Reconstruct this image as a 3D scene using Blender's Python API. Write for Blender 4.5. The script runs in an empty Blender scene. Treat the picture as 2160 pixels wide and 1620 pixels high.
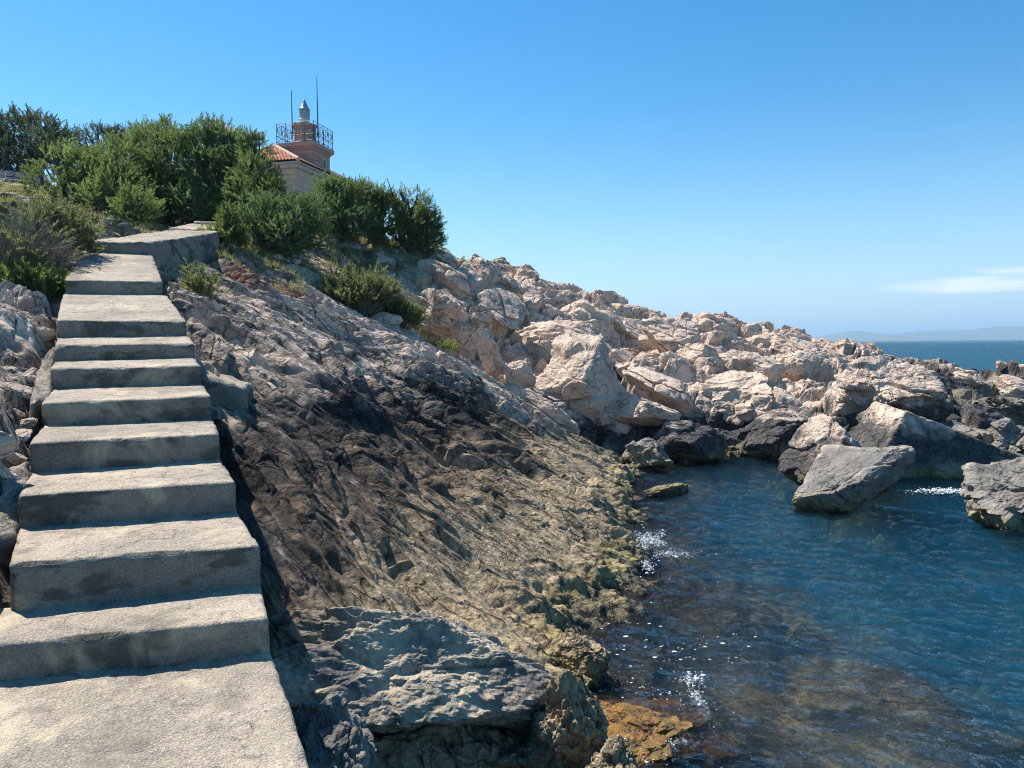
import bpy, math, random
import numpy as np
from mathutils import Vector, Matrix

random.seed(7)
RNG = np.random.default_rng(7)
sc = bpy.context.scene
COL = sc.collection
R = math.radians

# ------------------------------------------------------------------ camera
F_PX = 1621.0                      # focal length in photo pixels (2160 wide)
PITCH, ROLL = R(3.0), R(0.5)
CAM = np.array([0.0, 0.0, 2.8])
_F = np.array([0, math.cos(PITCH), -math.sin(PITCH)])
_U0 = np.array([0, math.sin(PITCH), math.cos(PITCH)])
_R0 = np.array([1.0, 0, 0])
_U = _U0 * math.cos(ROLL) + _R0 * math.sin(ROLL)
_R = _R0 * math.cos(ROLL) - _U0 * math.sin(ROLL)
cam_d = bpy.data.cameras.new('camera')
cam_d.sensor_width = 36.0
cam_d.lens = F_PX / 2160 * 36
cam_d.clip_start = 0.05
cam_d.clip_end = 40000
cam = bpy.data.objects.new('camera', cam_d)
COL.objects.link(cam)
m = Matrix(((_R[0], _U[0], -_F[0], CAM[0]), (_R[1], _U[1], -_F[1], CAM[1]), (_R[2], _U[2], -_F[2], CAM[2]), (0, 0, 0, 1)))
cam.matrix_world = m
sc.camera = cam

def P(u, v, d):
    """world point seen at photo pixel (u, v) standing d metres ahead of the camera"""
    ray = _F + _R * ((u - 1080) / F_PX) - _U * ((v - 810) / F_PX)
    return CAM + ray * (d / ray[1])

def W0(u, v, z=0.0):
    """world point at photo pixel (u, v) on the level z"""
    ray = _F + _R * ((u - 1080) / F_PX) - _U * ((v - 810) / F_PX)
    return CAM + ray * ((z - CAM[2]) / ray[2])

# ------------------------------------------------------------------ sky, sun, exposure
SUN = np.array([-0.52, 0.40, 0.86]); SUN /= np.linalg.norm(SUN)
sun_el = math.asin(SUN[2]); sun_az = math.atan2(SUN[0], SUN[1])
world = bpy.data.worlds.new('World'); sc.world = world; world.use_nodes = True
nt = world.node_tree; nt.nodes.clear()
wo = nt.nodes.new('ShaderNodeOutputWorld'); bg = nt.nodes.new('ShaderNodeBackground')
sky = nt.nodes.new('ShaderNodeTexSky'); sky.sky_type = 'NISHITA'; sky.sun_disc = False
sky.sun_elevation = sun_el; sky.sun_rotation = sun_az
sky.air_density = 1.0; sky.dust_density = 0.1; sky.ozone_density = 2.0
hsv = nt.nodes.new('ShaderNodeHueSaturation'); hsv.inputs['Saturation'].default_value = 1.42
hsv.inputs['Hue'].default_value = 0.494
hsv.inputs['Value'].default_value = 1.0
nt.links.new(sky.outputs[0], hsv.inputs['Color'])
HZ = True
# thin cloud streaks low on the right of the view
tc = nt.nodes.new('ShaderNodeTexCoord')
mp = nt.nodes.new('ShaderNodeMapping'); mp.inputs['Scale'].default_value = (9, 9, 90)
nz = nt.nodes.new('ShaderNodeTexNoise'); nz.inputs['Scale'].default_value = 1.6; nz.inputs['Detail'].default_value = 7
nt.links.new(tc.outputs['Generated'], mp.inputs[0]); nt.links.new(mp.outputs[0], nz.inputs[0])
cd = P(2090, 598, 100.0) - CAM; cd /= np.linalg.norm(cd)
def wm(op, a, b=None, c=None):
    n = nt.nodes.new('ShaderNodeMath'); n.operation = op
    for i, q in enumerate((a, b, c)):
        if q is None: continue
        if isinstance(q, (int, float)): n.inputs[i].default_value = q
        else: nt.links.new(q, n.inputs[i])
    return n.outputs[0]
sep = nt.nodes.new('ShaderNodeSeparateXYZ'); nt.links.new(tc.outputs['Generated'], sep.inputs[0])
def streak(u, v, wu, hv):
    q = P(u, v, 100.0) - CAM; q /= np.linalg.norm(q)
    a = wm('DIVIDE', wm('SUBTRACT', sep.outputs[0], float(q[0])), wu / F_PX)
    b = wm('DIVIDE', wm('SUBTRACT', sep.outputs[2], float(q[2])), hv / F_PX)
    f = wm('GREATER_THAN', sep.outputs[1], 0.0)
    g = wm('SUBTRACT', 1.0, wm('ADD', wm('MULTIPLY', a, a), wm('MULTIPLY', b, b)))
    return wm('MULTIPLY', wm('MAXIMUM', g, 0.0), f)
g = wm('ADD', streak(2060, 600, 150, 17), wm('MULTIPLY', streak(2140, 568, 60, 9), 0.7))
g = wm('ADD', g, wm('MULTIPLY', streak(1885, 580, 30, 6), 0.3))
fac = wm('MULTIPLY', wm('MULTIPLY', g, wm('MULTIPLY_ADD', nz.outputs[0], 3.6, -1.0)), 0.75)
fac = wm('MINIMUM', wm('MAXIMUM', fac, 0.0), 0.75)
hz = nt.nodes.new('ShaderNodeMixRGB'); hz.inputs[2].default_value = (3.0, 4.6, 6.2, 1)
hf_ = wm('MINIMUM', wm('MAXIMUM', wm('MULTIPLY_ADD', sep.outputs[2], -3.3, 1.0), 0.0), 1.0)
nt.links.new(wm('MULTIPLY', wm('POWER', hf_, 2.0), .85), hz.inputs[0]); nt.links.new(hsv.outputs[0], hz.inputs[1])
mx = nt.nodes.new('ShaderNodeMixRGB'); mx.inputs[2].default_value = (7.4, 7.8, 8.4, 1)
nt.links.new(fac, mx.inputs[0]); nt.links.new(hz.outputs[0], mx.inputs[1])
nt.links.new(mx.outputs[0], bg.inputs[0]); bg.inputs[1].default_value = 0.091
nt.links.new(bg.outputs[0], wo.inputs[0])
sl = bpy.data.lights.new('sun', 'SUN'); sl.energy = 4.9; sl.angle = R(0.5); sl.color = (1.0, 0.94, 0.84)
so = bpy.data.objects.new('sun', sl); COL.objects.link(so)
so.rotation_euler = Vector(SUN).to_track_quat('Z', 'Y').to_euler()
sc.view_settings.view_transform = 'Standard'; sc.view_settings.look = 'None'
sc.view_settings.exposure = 0.85; sc.view_settings.gamma = 1.0
sc.cycles.max_bounces = 8; sc.cycles.transparent_max_bounces = 12
sc.cycles.volume_bounces = 0
sc.cycles.use_denoising = True; sc.cycles.denoiser = 'OPENIMAGEDENOISE'; sc.cycles.denoising_prefilter = 'NONE'; sc.cycles.denoising_input_passes = 'RGB_ALBEDO_NORMAL'
sc.cycles.caustics_refractive = False; sc.cycles.caustics_reflective = False
sc.cycles.pixel_filter_type = 'BLACKMAN_HARRIS'; sc.cycles.filter_width = 1.1
sc.cycles.sample_clamp_indirect = 4.0

# ------------------------------------------------------------------ helpers
def tag(o, label=None, cat=None, group=None, kind=None):
    if label: o['label'] = label
    if cat: o['category'] = cat
    if group: o['group'] = group
    if kind: o['kind'] = kind
    return o

def mesh_obj(name, v, f, mat=None, parent=None, smooth=False, fattr=None, vattr=None):
    me = bpy.data.meshes.new(name)
    v = np.asarray(v, dtype=np.float32)
    if isinstance(f, np.ndarray):
        n = f.shape[1]; me.vertices.add(len(v)); me.vertices.foreach_set('co', v.ravel())
        me.loops.add(f.size); me.loops.foreach_set('vertex_index', f.astype(np.int32).ravel())
        me.polygons.add(len(f)); me.polygons.foreach_set('loop_start', np.arange(0, f.size, n, dtype=np.int32))
        try: me.polygons.foreach_set('loop_total', np.full(len(f), n, dtype=np.int32))
        except Exception: pass
        me.update(calc_edges=True)
    else:
        me.from_pydata([tuple(map(float, q)) for q in v], [], [tuple(map(int, q)) for q in f]); me.update()
    if smooth: me.polygons.foreach_set('use_smooth', np.ones(len(me.polygons), dtype=bool))
    else: me.polygons.foreach_set('use_smooth', np.zeros(len(me.polygons), dtype=bool))
    if fattr:
        for k, a in fattr.items():
            at = me.attributes.new(k, 'FLOAT', 'FACE'); at.data.foreach_set('value', np.asarray(a, dtype=np.float32))
    if vattr:
        for k, a in vattr.items():
            at = me.attributes.new(k, 'FLOAT', 'POINT'); at.data.foreach_set('value', np.asarray(a, dtype=np.float32))
    if mat: me.materials.append(mat)
    o = bpy.data.objects.new(name, me); COL.objects.link(o)
    if parent:
        o.parent = parent
        o.matrix_parent_inverse = Matrix.Translation(-Vector(parent.location)) if False else Matrix.Identity(4)
    return o

def empty(name, loc, label=None, cat=None, group=None):
    o = bpy.data.objects.new(name, None); COL.objects.link(o); o.location = Vector([float(q) for q in loc]); o.empty_display_size = .2
    return tag(o, label, cat, group)

class MB:
    """collects simple shapes into one mesh"""
    def __init__(s): s.v = []; s.f = []
    def add(s, v, f):
        n = len(s.v); s.v += [tuple(map(float, q)) for q in v]; s.f += [tuple(int(i) + n for i in q) for q in f]
    def box(s, c, ax, size):
        """centre c, axes (3 unit vectors), full sizes"""
        c = np.array(c, float); ax = [np.array(a, float) for a in ax]
        v = []
        for i in (-1, 1):
            for j in (-1, 1):
                for k in (-1, 1):
                    v.append(c + ax[0] * i * size[0] / 2 + ax[1] * j * size[1] / 2 + ax[2] * k * size[2] / 2)
        s.add(v, [(0, 1, 3, 2), (4, 6, 7, 5), (0, 4, 5, 1), (2, 3, 7, 6), (0, 2, 6, 4), (1, 5, 7, 3)])
    def tube(s, pts, rad, n=6):
        pts = [np.array(p, float) for p in pts]
        if not hasattr(rad, '__len__'): rad = [rad] * len(pts)
        v = []; f = []
        for i, p in enumerate(pts):
            t = pts[min(i + 1, len(pts) - 1)] - pts[max(i - 1, 0)]; t /= np.linalg.norm(t) + 1e-9
            a = np.cross(t, (0, 0, 1) if abs(t[2]) < .9 else (1, 0, 0)); a /= np.linalg.norm(a); b = np.cross(t, a)
            for k in range(n):
                an = 2 * math.pi * k / n; v.append(p + rad[i] * (a * math.cos(an) + b * math.sin(an)))
        for i in range(len(pts) - 1):
            for k in range(n):
                f.append((i * n + k, i * n + (k + 1) % n, (i + 1) * n + (k + 1) % n, (i + 1) * n + k))
        f.append(tuple(range(n))); f.append(tuple((len(pts) - 1) * n + k for k in range(n - 1, -1, -1)))
        s.add(v, f)
    def lathe(s, c, prof, n=16):
        v = []; f = []
        for r, z in prof:
            for k in range(n):
                an = 2 * math.pi * k / n; v.append((c[0] + r * math.cos(an), c[1] + r * math.sin(an), c[2] + z))
        for i in range(len(prof) - 1):
            for k in range(n): f.append((i * n + k, i * n + (k + 1) % n, (i + 1) * n + (k + 1) % n, (i + 1) * n + k))
        f.append(tuple(range(n - 1, -1, -1))); f.append(tuple((len(prof) - 1) * n + k for k in range(n)))
        s.add(v, f)
    def build(s, name, mat, parent=None, smooth=False):
        v = np.array(s.v)
        if parent is not None: v = v - np.array(parent.location)
        return mesh_obj(name, v, s.f, mat, parent, smooth)

# ------------------------------------------------------------------ numpy noise
def h2(ix, iy, s):
    n = (ix.astype(np.int64) * 374761393 + iy.astype(np.int64) * 668265263 + s * 974711) & 0xFFFFFFFF
    n = ((n ^ (n >> 13)) * 1274126177) & 0xFFFFFFFF
    n = ((n ^ (n >> 16)) * 2246822519) & 0xFFFFFFFF
    return ((n ^ (n >> 15)) & 0xFFFFFF).astype(np.float32) / 16777216.0
def h3(ix, iy, iz, s): return h2(ix + iz * 7919, iy - iz * 104729, s)
def vn2(x, y, s=0):
    ix = np.floor(x); iy = np.floor(y); fx = (x - ix).astype(np.float32); fy = (y - iy).astype(np.float32)
    ix = ix.astype(np.int64); iy = iy.astype(np.int64)
    ux = fx * fx * fx * (fx * (fx * 6 - 15) + 10); uy = fy * fy * fy * (fy * (fy * 6 - 15) + 10)
    a = h2(ix, iy, s); b = h2(ix + 1, iy, s); c = h2(ix, iy + 1, s); d = h2(ix + 1, iy + 1, s)
    return (a + (b - a) * ux + (c - a) * uy + (a - b - c + d) * ux * uy) * 2 - 1
def fbm2(x, y, o=4, s=0, g=0.5):
    t = 0; a = 1
    for i in range(o):
        t = t + a * vn2(x, y, s + i * 17); x = x * 2.03 + 13.7; y = y * 2.03 + 5.1; a *= g
    return t
def vn3(x, y, z, s=0):
    ix = np.floor(x); iy = np.floor(y); iz = np.floor(z)
    fx = x - ix; fy = y - iy; fz = z - iz
    ix = ix.astype(np.int64); iy = iy.astype(np.int64); iz = iz.astype(np.int64)
    ux = fx * fx * (3 - 2 * fx); uy = fy * fy * (3 - 2 * fy); uz = fz * fz * (3 - 2 * fz)
    r = 0
    for i in (0, 1):
        for j in (0, 1):
            for k in (0, 1):
                r = r + h3(ix + i, iy + j, iz + k, s) * (ux if i else 1 - ux) * (uy if j else 1 - uy) * (uz if k else 1 - uz)
    return r * 2 - 1
def fbm3(x, y, z, o=4, s=0, g=0.5):
    t = 0; a = 1
    for i in range(o):
        t = t + a * vn3(x, y, z, s + i * 31); x = x * 2.07 + 3.1; y = y * 2.07 + 7.7; z = z * 2.07 + 1.3; a *= g
    return t
def facets(x, y, s, slope=0.9, nplane=4, jit=0.95, ew=.10):
    """cellular blocks, each one a small faceted pyramid; returns height, distance to the cell edge"""
    ix = np.floor(x).astype(np.int64); iy = np.floor(y).astype(np.int64)
    d1 = np.full(x.shape, 9e9, np.float32); d2 = d1.copy()
    bx = np.zeros(x.shape, np.float32); by = bx.copy(); cx = np.zeros(x.shape, np.int64); cy = cx.copy()
    for i in (-1, 0, 1):
        for j in (-1, 0, 1):
            jx = ix + i; jy = iy + j
            px = jx + 0.5 + (h2(jx, jy, s) - .5) * jit; py = jy + 0.5 + (h2(jx, jy, s + 1) - .5) * jit
            dx = (x - px).astype(np.float32); dy = (y - py).astype(np.float32); dd = dx * dx + dy * dy
            near = dd < d1
            d2 = np.where(near, d1, np.minimum(d2, dd)); d1 = np.where(near, dd, d1)
            bx = np.where(near, dx, bx); by = np.where(near, dy, by); cx = np.where(near, jx, cx); cy = np.where(near, jy, cy)
    off = h2(cx, cy, s + 2)
    a0 = h2(cx, cy, s + 3) * 6.283
    m_ = None
    for k in range(nplane):
        an = a0 + k * 6.283 / nplane + (h2(cx, cy, s + 10 + k) - .5) * 1.2
        sl_ = slope * (0.1 + 1.3 * h2(cx, cy, s + 20 + k) ** 1.3)
        q = sl_ * (np.cos(an) * bx + np.sin(an) * by)
        m_ = q if m_ is None else np.maximum(m_, q)
    edge = np.sqrt(d2) - np.sqrt(d1)
    w_ = sstep(0.0, ew, edge)
    return (off - m_) * w_ + .12 * (1 - w_), edge
def facets3(p, s, ew=.12):
    c0 = np.floor(p).astype(np.int64); n = len(p); d1 = np.full(n, 9e9); d2 = d1.copy(); bv = np.zeros((n, 3)); bc = np.zeros((n, 3), np.int64)
    for i in (-1, 0, 1):
        for j in (-1, 0, 1):
            for k in (-1, 0, 1):
                c = c0 + np.array([i, j, k]); q = c + .5 + .9 * (np.stack([h3(c[:, 0], c[:, 1], c[:, 2], s + a) for a in range(3)], -1) - .5)
                v = p - q; dd = (v * v).sum(1); near = dd < d1
                d2 = np.where(near, d1, np.minimum(d2, dd)); d1 = np.where(near, dd, d1); bv = np.where(near[:, None], v, bv); bc = np.where(near[:, None], c, bc)
    e = np.sqrt(d2) - np.sqrt(d1)
    g = np.stack([h3(bc[:, 0], bc[:, 1], bc[:, 2], s + 5 + a) for a in range(3)], -1) * 2 - 1
    o = h3(bc[:, 0], bc[:, 1], bc[:, 2], s + 9) - .5
    w = np.clip(e / ew, 0, 1)
    return (o + .8 * (g * bv).sum(1)) * w - .35 * (1 - w)
def sstep(a, b, x):
    t = np.clip((x - a) / (b - a), 0, 1); return t * t * (3 - 2 * t)

# ------------------------------------------------------------------ materials
def newmat(name):
    mt = bpy.data.materials.new(name); mt.use_nodes = True; mt.node_tree.nodes.clear(); return mt
class NT:
    def __init__(s, mt): s.t = mt.node_tree; s.L = s.t.links.new
    def n(s, ty, **kw):
        q = s.t.nodes.new(ty)
        for k, v in kw.items(): setattr(q, k, v)
        return q
    def val(s, sock, v):
        if isinstance(v, (int, float)): sock.default_value = v
        elif isinstance(v, tuple): sock.default_value = v if len(v) == 4 or sock.type == 'VECTOR' else (*v, 1)
        else: s.L(v, sock)
    def m(s, op, a, b=None, c=None, clamp=False):
        q = s.n('ShaderNodeMath', operation=op); q.use_clamp = clamp
        for i, w in enumerate((a, b, c)):
            if w is not None: s.val(q.inputs[i], w)
        return q.outputs[0]
    def mix(s, f, a, b, bt='MIX'):
        q = s.n('ShaderNodeMixRGB', blend_type=bt); s.val(q.inputs[0], f); s.val(q.inputs[1], a); s.val(q.inputs[2], b); return q.outputs[0]
    def noise(s, vec, scale, detail=5, rough=.55, dist=0.0):
        q = s.n('ShaderNodeTexNoise'); s.L(vec, q.inputs['Vector']); q.inputs['Scale'].default_value = scale
        q.inputs['Detail'].default_value = detail; q.inputs['Roughness'].default_value = rough; q.inputs['Distortion'].default_value = dist
        return q.outputs[0]
    def vor(s, vec, scale, feat='F1', out=0):
        q = s.n('ShaderNodeTexVoronoi', feature=feat); s.L(vec, q.inputs['Vector']); q.inputs['Scale'].default_value = scale
        return q.outputs[out]
    def ramp(s, f, a, b):
        q = s.n('ShaderNodeMapRange', interpolation_type='SMOOTHSTEP'); s.val(q.inputs[0], f); q.inputs[1].default_value = a; q.inputs[2].default_value = b
        return q.outputs[0]
    def mapping(s, vec, scale=(1, 1, 1), rot=(0, 0, 0)):
        q = s.n('ShaderNodeMapping'); s.L(vec, q.inputs[0]); q.inputs['Scale'].default_value = scale; q.inputs['Rotation'].default_value = rot
        return q.outputs[0]
    def bump(s, h, st, dist, nrm=None):
        q = s.n('ShaderNodeBump'); s.L(h, q.inputs['Height']); q.inputs['Strength'].default_value = st; q.inputs['Distance'].default_value = dist
        if nrm is not None: s.L(nrm, q.inputs['Normal'])
        return q.outputs[0]
    def princ(s, col, rough=.8, nrm=None, **kw):
        q = s.n('ShaderNodeBsdfPrincipled'); s.val(q.inputs['Base Color'], col); s.val(q.inputs['Roughness'], rough)
        if nrm is not None: s.L(nrm, q.inputs['Normal'])
        for k, v in kw.items(): s.val(q.inputs[k], v)
        o = s.n('ShaderNodeOutputMaterial'); s.L(q.outputs[0], o.inputs[0]); return q

def rock_material(name, mode='shore'):
    mt = newmat(name); t = NT(mt)
    geo = t.n('ShaderNodeNewGeometry'); pos = geo.outputs['Position']
    sp = t.n('ShaderNodeSeparateXYZ'); t.L(pos, sp.inputs[0]); x, y, z = sp.outputs
    n_big = t.noise(pos, .5, 3); n_mid = t.noise(pos, 2.2, 6, .6); n_fin = t.noise(pos, 14, 6, .65); n_vf = t.noise(pos, 70, 4, .7)
    # layered beds running down the slope (x, y turned so that the beds are thin across)
    kk = t.m('MINIMUM', t.m('MAXIMUM', t.m('MULTIPLY_ADD', t.m('SUBTRACT', y, 6.0), -.065, .75), .04), .85)
    qq = t.m('MULTIPLY_ADD', t.m('ADD', x, 1.0), kk, y)
    cbv = t.n('ShaderNodeCombineXYZ'); t.L(t.m('MULTIPLY', x, .5), cbv.inputs[0]); t.L(t.m('MULTIPLY', qq, 2.6), cbv.inputs[1]); t.L(t.m('MULTIPLY', z, .8), cbv.inputs[2])
    bed = cbv.outputs[0]
    n_bed = t.noise(bed, 1.6, 7, .62, .4)
    # pale pink limestone
    pink = t.mix(t.ramp(n_mid, .3, .72), (.50, .37, .28), (.70, .56, .445))
    pink = t.mix(t.m('MULTIPLY', t.ramp(n_big, .5, .7), .4), pink, (.48, .42, .37))
    pink = t.mix(t.m('MULTIPLY', t.ramp(n_fin, .52, .75), .4), pink, (.60, .50, .42))
    gr_ = t.noise(t.mapping(pos, (1, 1, .6)), 1.1, 6, .68)
    pink = t.mix(t.m('MULTIPLY', t.ramp(gr_, .56, .70), .5), pink, (.27, .235, .21))
    grey = t.mix(t.ramp(n_bed, .35, .65), (.10, .082, .068), (.36, .295, .235))
    black = t.mix(t.ramp(n_fin, .35, .75), (.016, .015, .014), (.065, .055, .048))
    brown = t.mix(t.ramp(n_bed, .3, .7), (.13, .09, .058), (.32, .23, .15))
    tan = t.mix(t.ramp(n_fin, .3, .7), (.19, .14, .08), (.46, .36, .23))
    olive = t.mix(t.ramp(n_mid, .35, .65), (.10, .085, .03), (.36, .30, .12))
    wet = t.mix(t.ramp(n_fin, .35, .65), (.035, .027, .015), (.10, .075, .035))
    zn = t.m('ADD', z, t.m('MULTIPLY', t.m('SUBTRACT', n_mid, .5), 1.3))
    zn = t.m('ADD', zn, t.m('MULTIPLY', t.m('SUBTRACT', n_big, .5), 1.3))
    zs = t.m('ADD', z, t.m('MULTIPLY', t.m('SUBTRACT', n_fin, .5), .35))
    # left ledges: x small and nearer than the boulder field
    left = t.m('MULTIPLY', t.ramp(t.m('ADD', t.m('MULTIPLY', x, .35), t.m('ADD', y, t.m('MULTIPLY', n_mid, 1.2))), 19.2, 17.6), t.ramp(x, 5, 3.5))
    # right side bands
    zr0 = zn
    zn = t.m('SUBTRACT', zn, t.m('MULTIPLY', t.ramp(x, 8.5, 15), .85))
    cR = t.mix(t.ramp(zn, .75, 1.25), t.mix(t.ramp(n_fin, .3, .7), (.035, .034, .036), (.11, .10, .095)), pink)
    cR = t.mix(t.ramp(zn, .45, .15), cR, t.mix(t.ramp(n_mid, .3, .7), (.17, .15, .12), (.36, .32, .235)))
    zn = zr0
    crest = t.ramp(t.m('ADD', t.m('MULTIPLY', x, .35), t.m('ADD', y, t.m('MULTIPLY', n_mid, 1.0))), 15.4, 16.4)
    # left side bands
    pg = t.mix(t.ramp(n_bed, .46, .56), pink, grey)
    cL = t.mix(t.ramp(zn, 1.9, 2.7), t.mix(t.ramp(n_bed, .42, .6), black, grey), pg)
    cL = t.mix(t.ramp(zn, 2.25, 1.65), cL, t.mix(t.ramp(n_bed, .62, .70), black, grey))
    cL = t.mix(t.ramp(zn, 1.7, 1.35), cL, t.mix(t.ramp(n_mid, .35, .6), brown, t.mix(.35, black, brown)))
    cL = t.mix(t.ramp(zn, 1.25, .75), cL, tan)
    cL = t.mix(t.m('MULTIPLY', crest, t.m('MULTIPLY', t.ramp(z, .8, 1.4), t.ramp(n_bed, .40, .50))), cL, pink)
    c = t.mix(left, cR, cL)
    if mode == 'block':
        c = t.mix(t.ramp(n_mid, .35, .62), (.13, .125, .12), (.50, .42, .31))
        c = t.mix(t.m('MULTIPLY', t.ramp(n_fin, .5, .62), .5), c, (.50, .41, .28))
        c = t.mix(t.ramp(n_big, .50, .66), c, (.20, .155, .105))
    if mode == 'grey':
        c = t.mix(t.ramp(n_mid, .3, .7), (.12, .115, .11), (.30, .275, .24))
        c = t.mix(t.ramp(zn, .9, 1.5), c, pink)
        c = t.mix(t.ramp(zn, .5, .2), c, (.33, .29, .20))
    if mode == 'pink': c = t.mix(t.ramp(zn, .3, .75), c, pink)
    if mode == 'algae':
        c = t.mix(t.ramp(n_fin, .3, .7), (.10, .045, .012), (.34, .17, .035))
        c = t.mix(t.ramp(n_mid, .5, .7), c, (.12, .10, .03))
    # just above and below the water: olive crust, then wet dark weed
    zo = t.m('ADD', z, t.m('MULTIPLY', t.m('SUBTRACT', n_mid, .5), .5))
    if mode != 'algae':
        c = t.mix(t.m('MULTIPLY', t.ramp(zo, .30, .10), .8), c, olive)
        c = t.mix(t.ramp(zs, .13, .02), c, wet)
    sea = t.mix(t.ramp(n_mid, .38, .6), (.13, .09, .05), (.62, .46, .22))
    sea = t.mix(t.ramp(n_big, .40, .58), (.05, .05, .035), sea)
    sea = t.mix(t.ramp(t.noise(pos, 5, 3), .56, .66), sea, (.50, .42, .22))
    sea = t.mix(t.ramp(t.m('ADD', z, t.m('MULTIPLY', n_mid, .8)), -.3, -1.4), sea, t.mix(t.ramp(n_big, .42, .6), (.14, .14, .09), (.62, .58, .42)))
    c = t.mix(t.ramp(z, -.08, -.3), c, sea)
    if mode == 'shore':
        # red soil and pale dirt high on the slope, attribute-driven
        at = t.n('ShaderNodeAttribute'); at.attribute_name = 'soil'
        c = t.mix(t.m('MULTIPLY', at.outputs['Fac'], t.ramp(n_fin, .3, .6)), c, (.30, .105, .045))
        at = t.n('ShaderNodeAttribute'); at.attribute_name = 'turf'
        tm = t.m('MULTIPLY', at.outputs['Fac'], t.ramp(t.m('ADD', n_mid, t.m('MULTIPLY', n_fin, .4)), .58, .75))
        c = t.mix(tm, c, t.mix(n_fin, (.06, .06, .015), (.20, .16, .07)))
    # relief
    crk = t.vor(t.mapping(pos, (1.0, 1.6, 1.3), (.3, .5, .4)), 1.7, 'DISTANCE_TO_EDGE')
    wv = t.n('ShaderNodeVectorMath', operation='ADD')
    nc = t.n('ShaderNodeTexNoise'); t.L(pos, nc.inputs[0]); nc.inputs['Scale'].default_value = 2.5; nc.inputs['Detail'].default_value = 4
    t.L(pos, wv.inputs[0]); t.L(nc.outputs['Color'], wv.inputs[1])
    crk = t.vor(t.mapping(wv.outputs[0], (1.0, 1.7, 1.3), (.3, .5, .4)), 1.5, 'DISTANCE_TO_EDGE')
    crack = t.ramp(crk, .0, .035)
    crack = t.m('MAXIMUM', crack, t.ramp(t.noise(pos, 1.3, 3), .48, .40))
    if mode == 'block': crack = t.m('MAXIMUM', crack, 1.0)
    c = t.mix(t.m('MULTIPLY', t.m('SUBTRACT', 1.0, crack), .5), c, (.05, .04, .035))
    b1 = t.m('MULTIPLY', n_mid, 1.0)
    nrm = t.bump(crack, .6, .05)
    if mode == 'shore':
        wb = t.n('ShaderNodeVectorMath', operation='ADD'); wn = t.n('ShaderNodeTexNoise'); t.L(bed, wn.inputs[0]); wn.inputs['Scale'].default_value = 1.2; wn.inputs['Detail'].default_value = 5
        t.L(bed, wb.inputs[0]); t.L(wn.outputs['Color'], wb.inputs[1])
        bc = t.vor(t.mapping(wb.outputs[0], (1.7, .8, 1)), 1.5, 'DISTANCE_TO_EDGE'); bc = t.ramp(bc, 0.0, .04)
        bc = t.m('MAXIMUM', bc, t.ramp(t.noise(pos, 1.1, 3), .50, .42))
        nrm = t.bump(bc, .9, .07, nrm)
        nrm = t.bump(n_bed, .25, .07, nrm)
        c = t.mix(t.m('MULTIPLY', t.m('SUBTRACT', 1.0, bc), t.m('MULTIPLY', left, .55)), c, (.02, .018, .016))
    else: nrm = t.bump(n_mid, .3, .07, nrm)
    nrm = t.bump(n_fin, .7, .05, nrm)
    nrm = t.bump(n_vf, .6, .012, nrm)
    if mode in ('block', 'shore'):
        pit = t.vor(pos, 22, 'SMOOTH_F1'); nrm = t.bump(t.ramp(pit, .05, .5), .6 if mode == 'block' else .3, .02, nrm)
    rough = t.m('SUBTRACT', .9, t.m('MULTIPLY', t.ramp(zs, .14, .0), .55))
    q = t.princ(c, rough, nrm)
    q.inputs['Specular IOR Level'].default_value = .35
    return mt

def simple(name, col, rough=.6, metal=0.0, var=None, bump=None, vscale=8):
    mt = newmat(name); t = NT(mt); geo = t.n('ShaderNodeNewGeometry'); pos = geo.outputs['Position']
    c = col; nrm = None
    if var: c = t.mix(t.ramp(t.noise(pos, vscale, 5, .6), .35, .65), col, var)
    if bump: nrm = t.bump(t.noise(pos, bump[0], 5, .65), bump[1], bump[2])
    q = t.princ(c, rough, nrm, Metallic=metal); return mt

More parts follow.
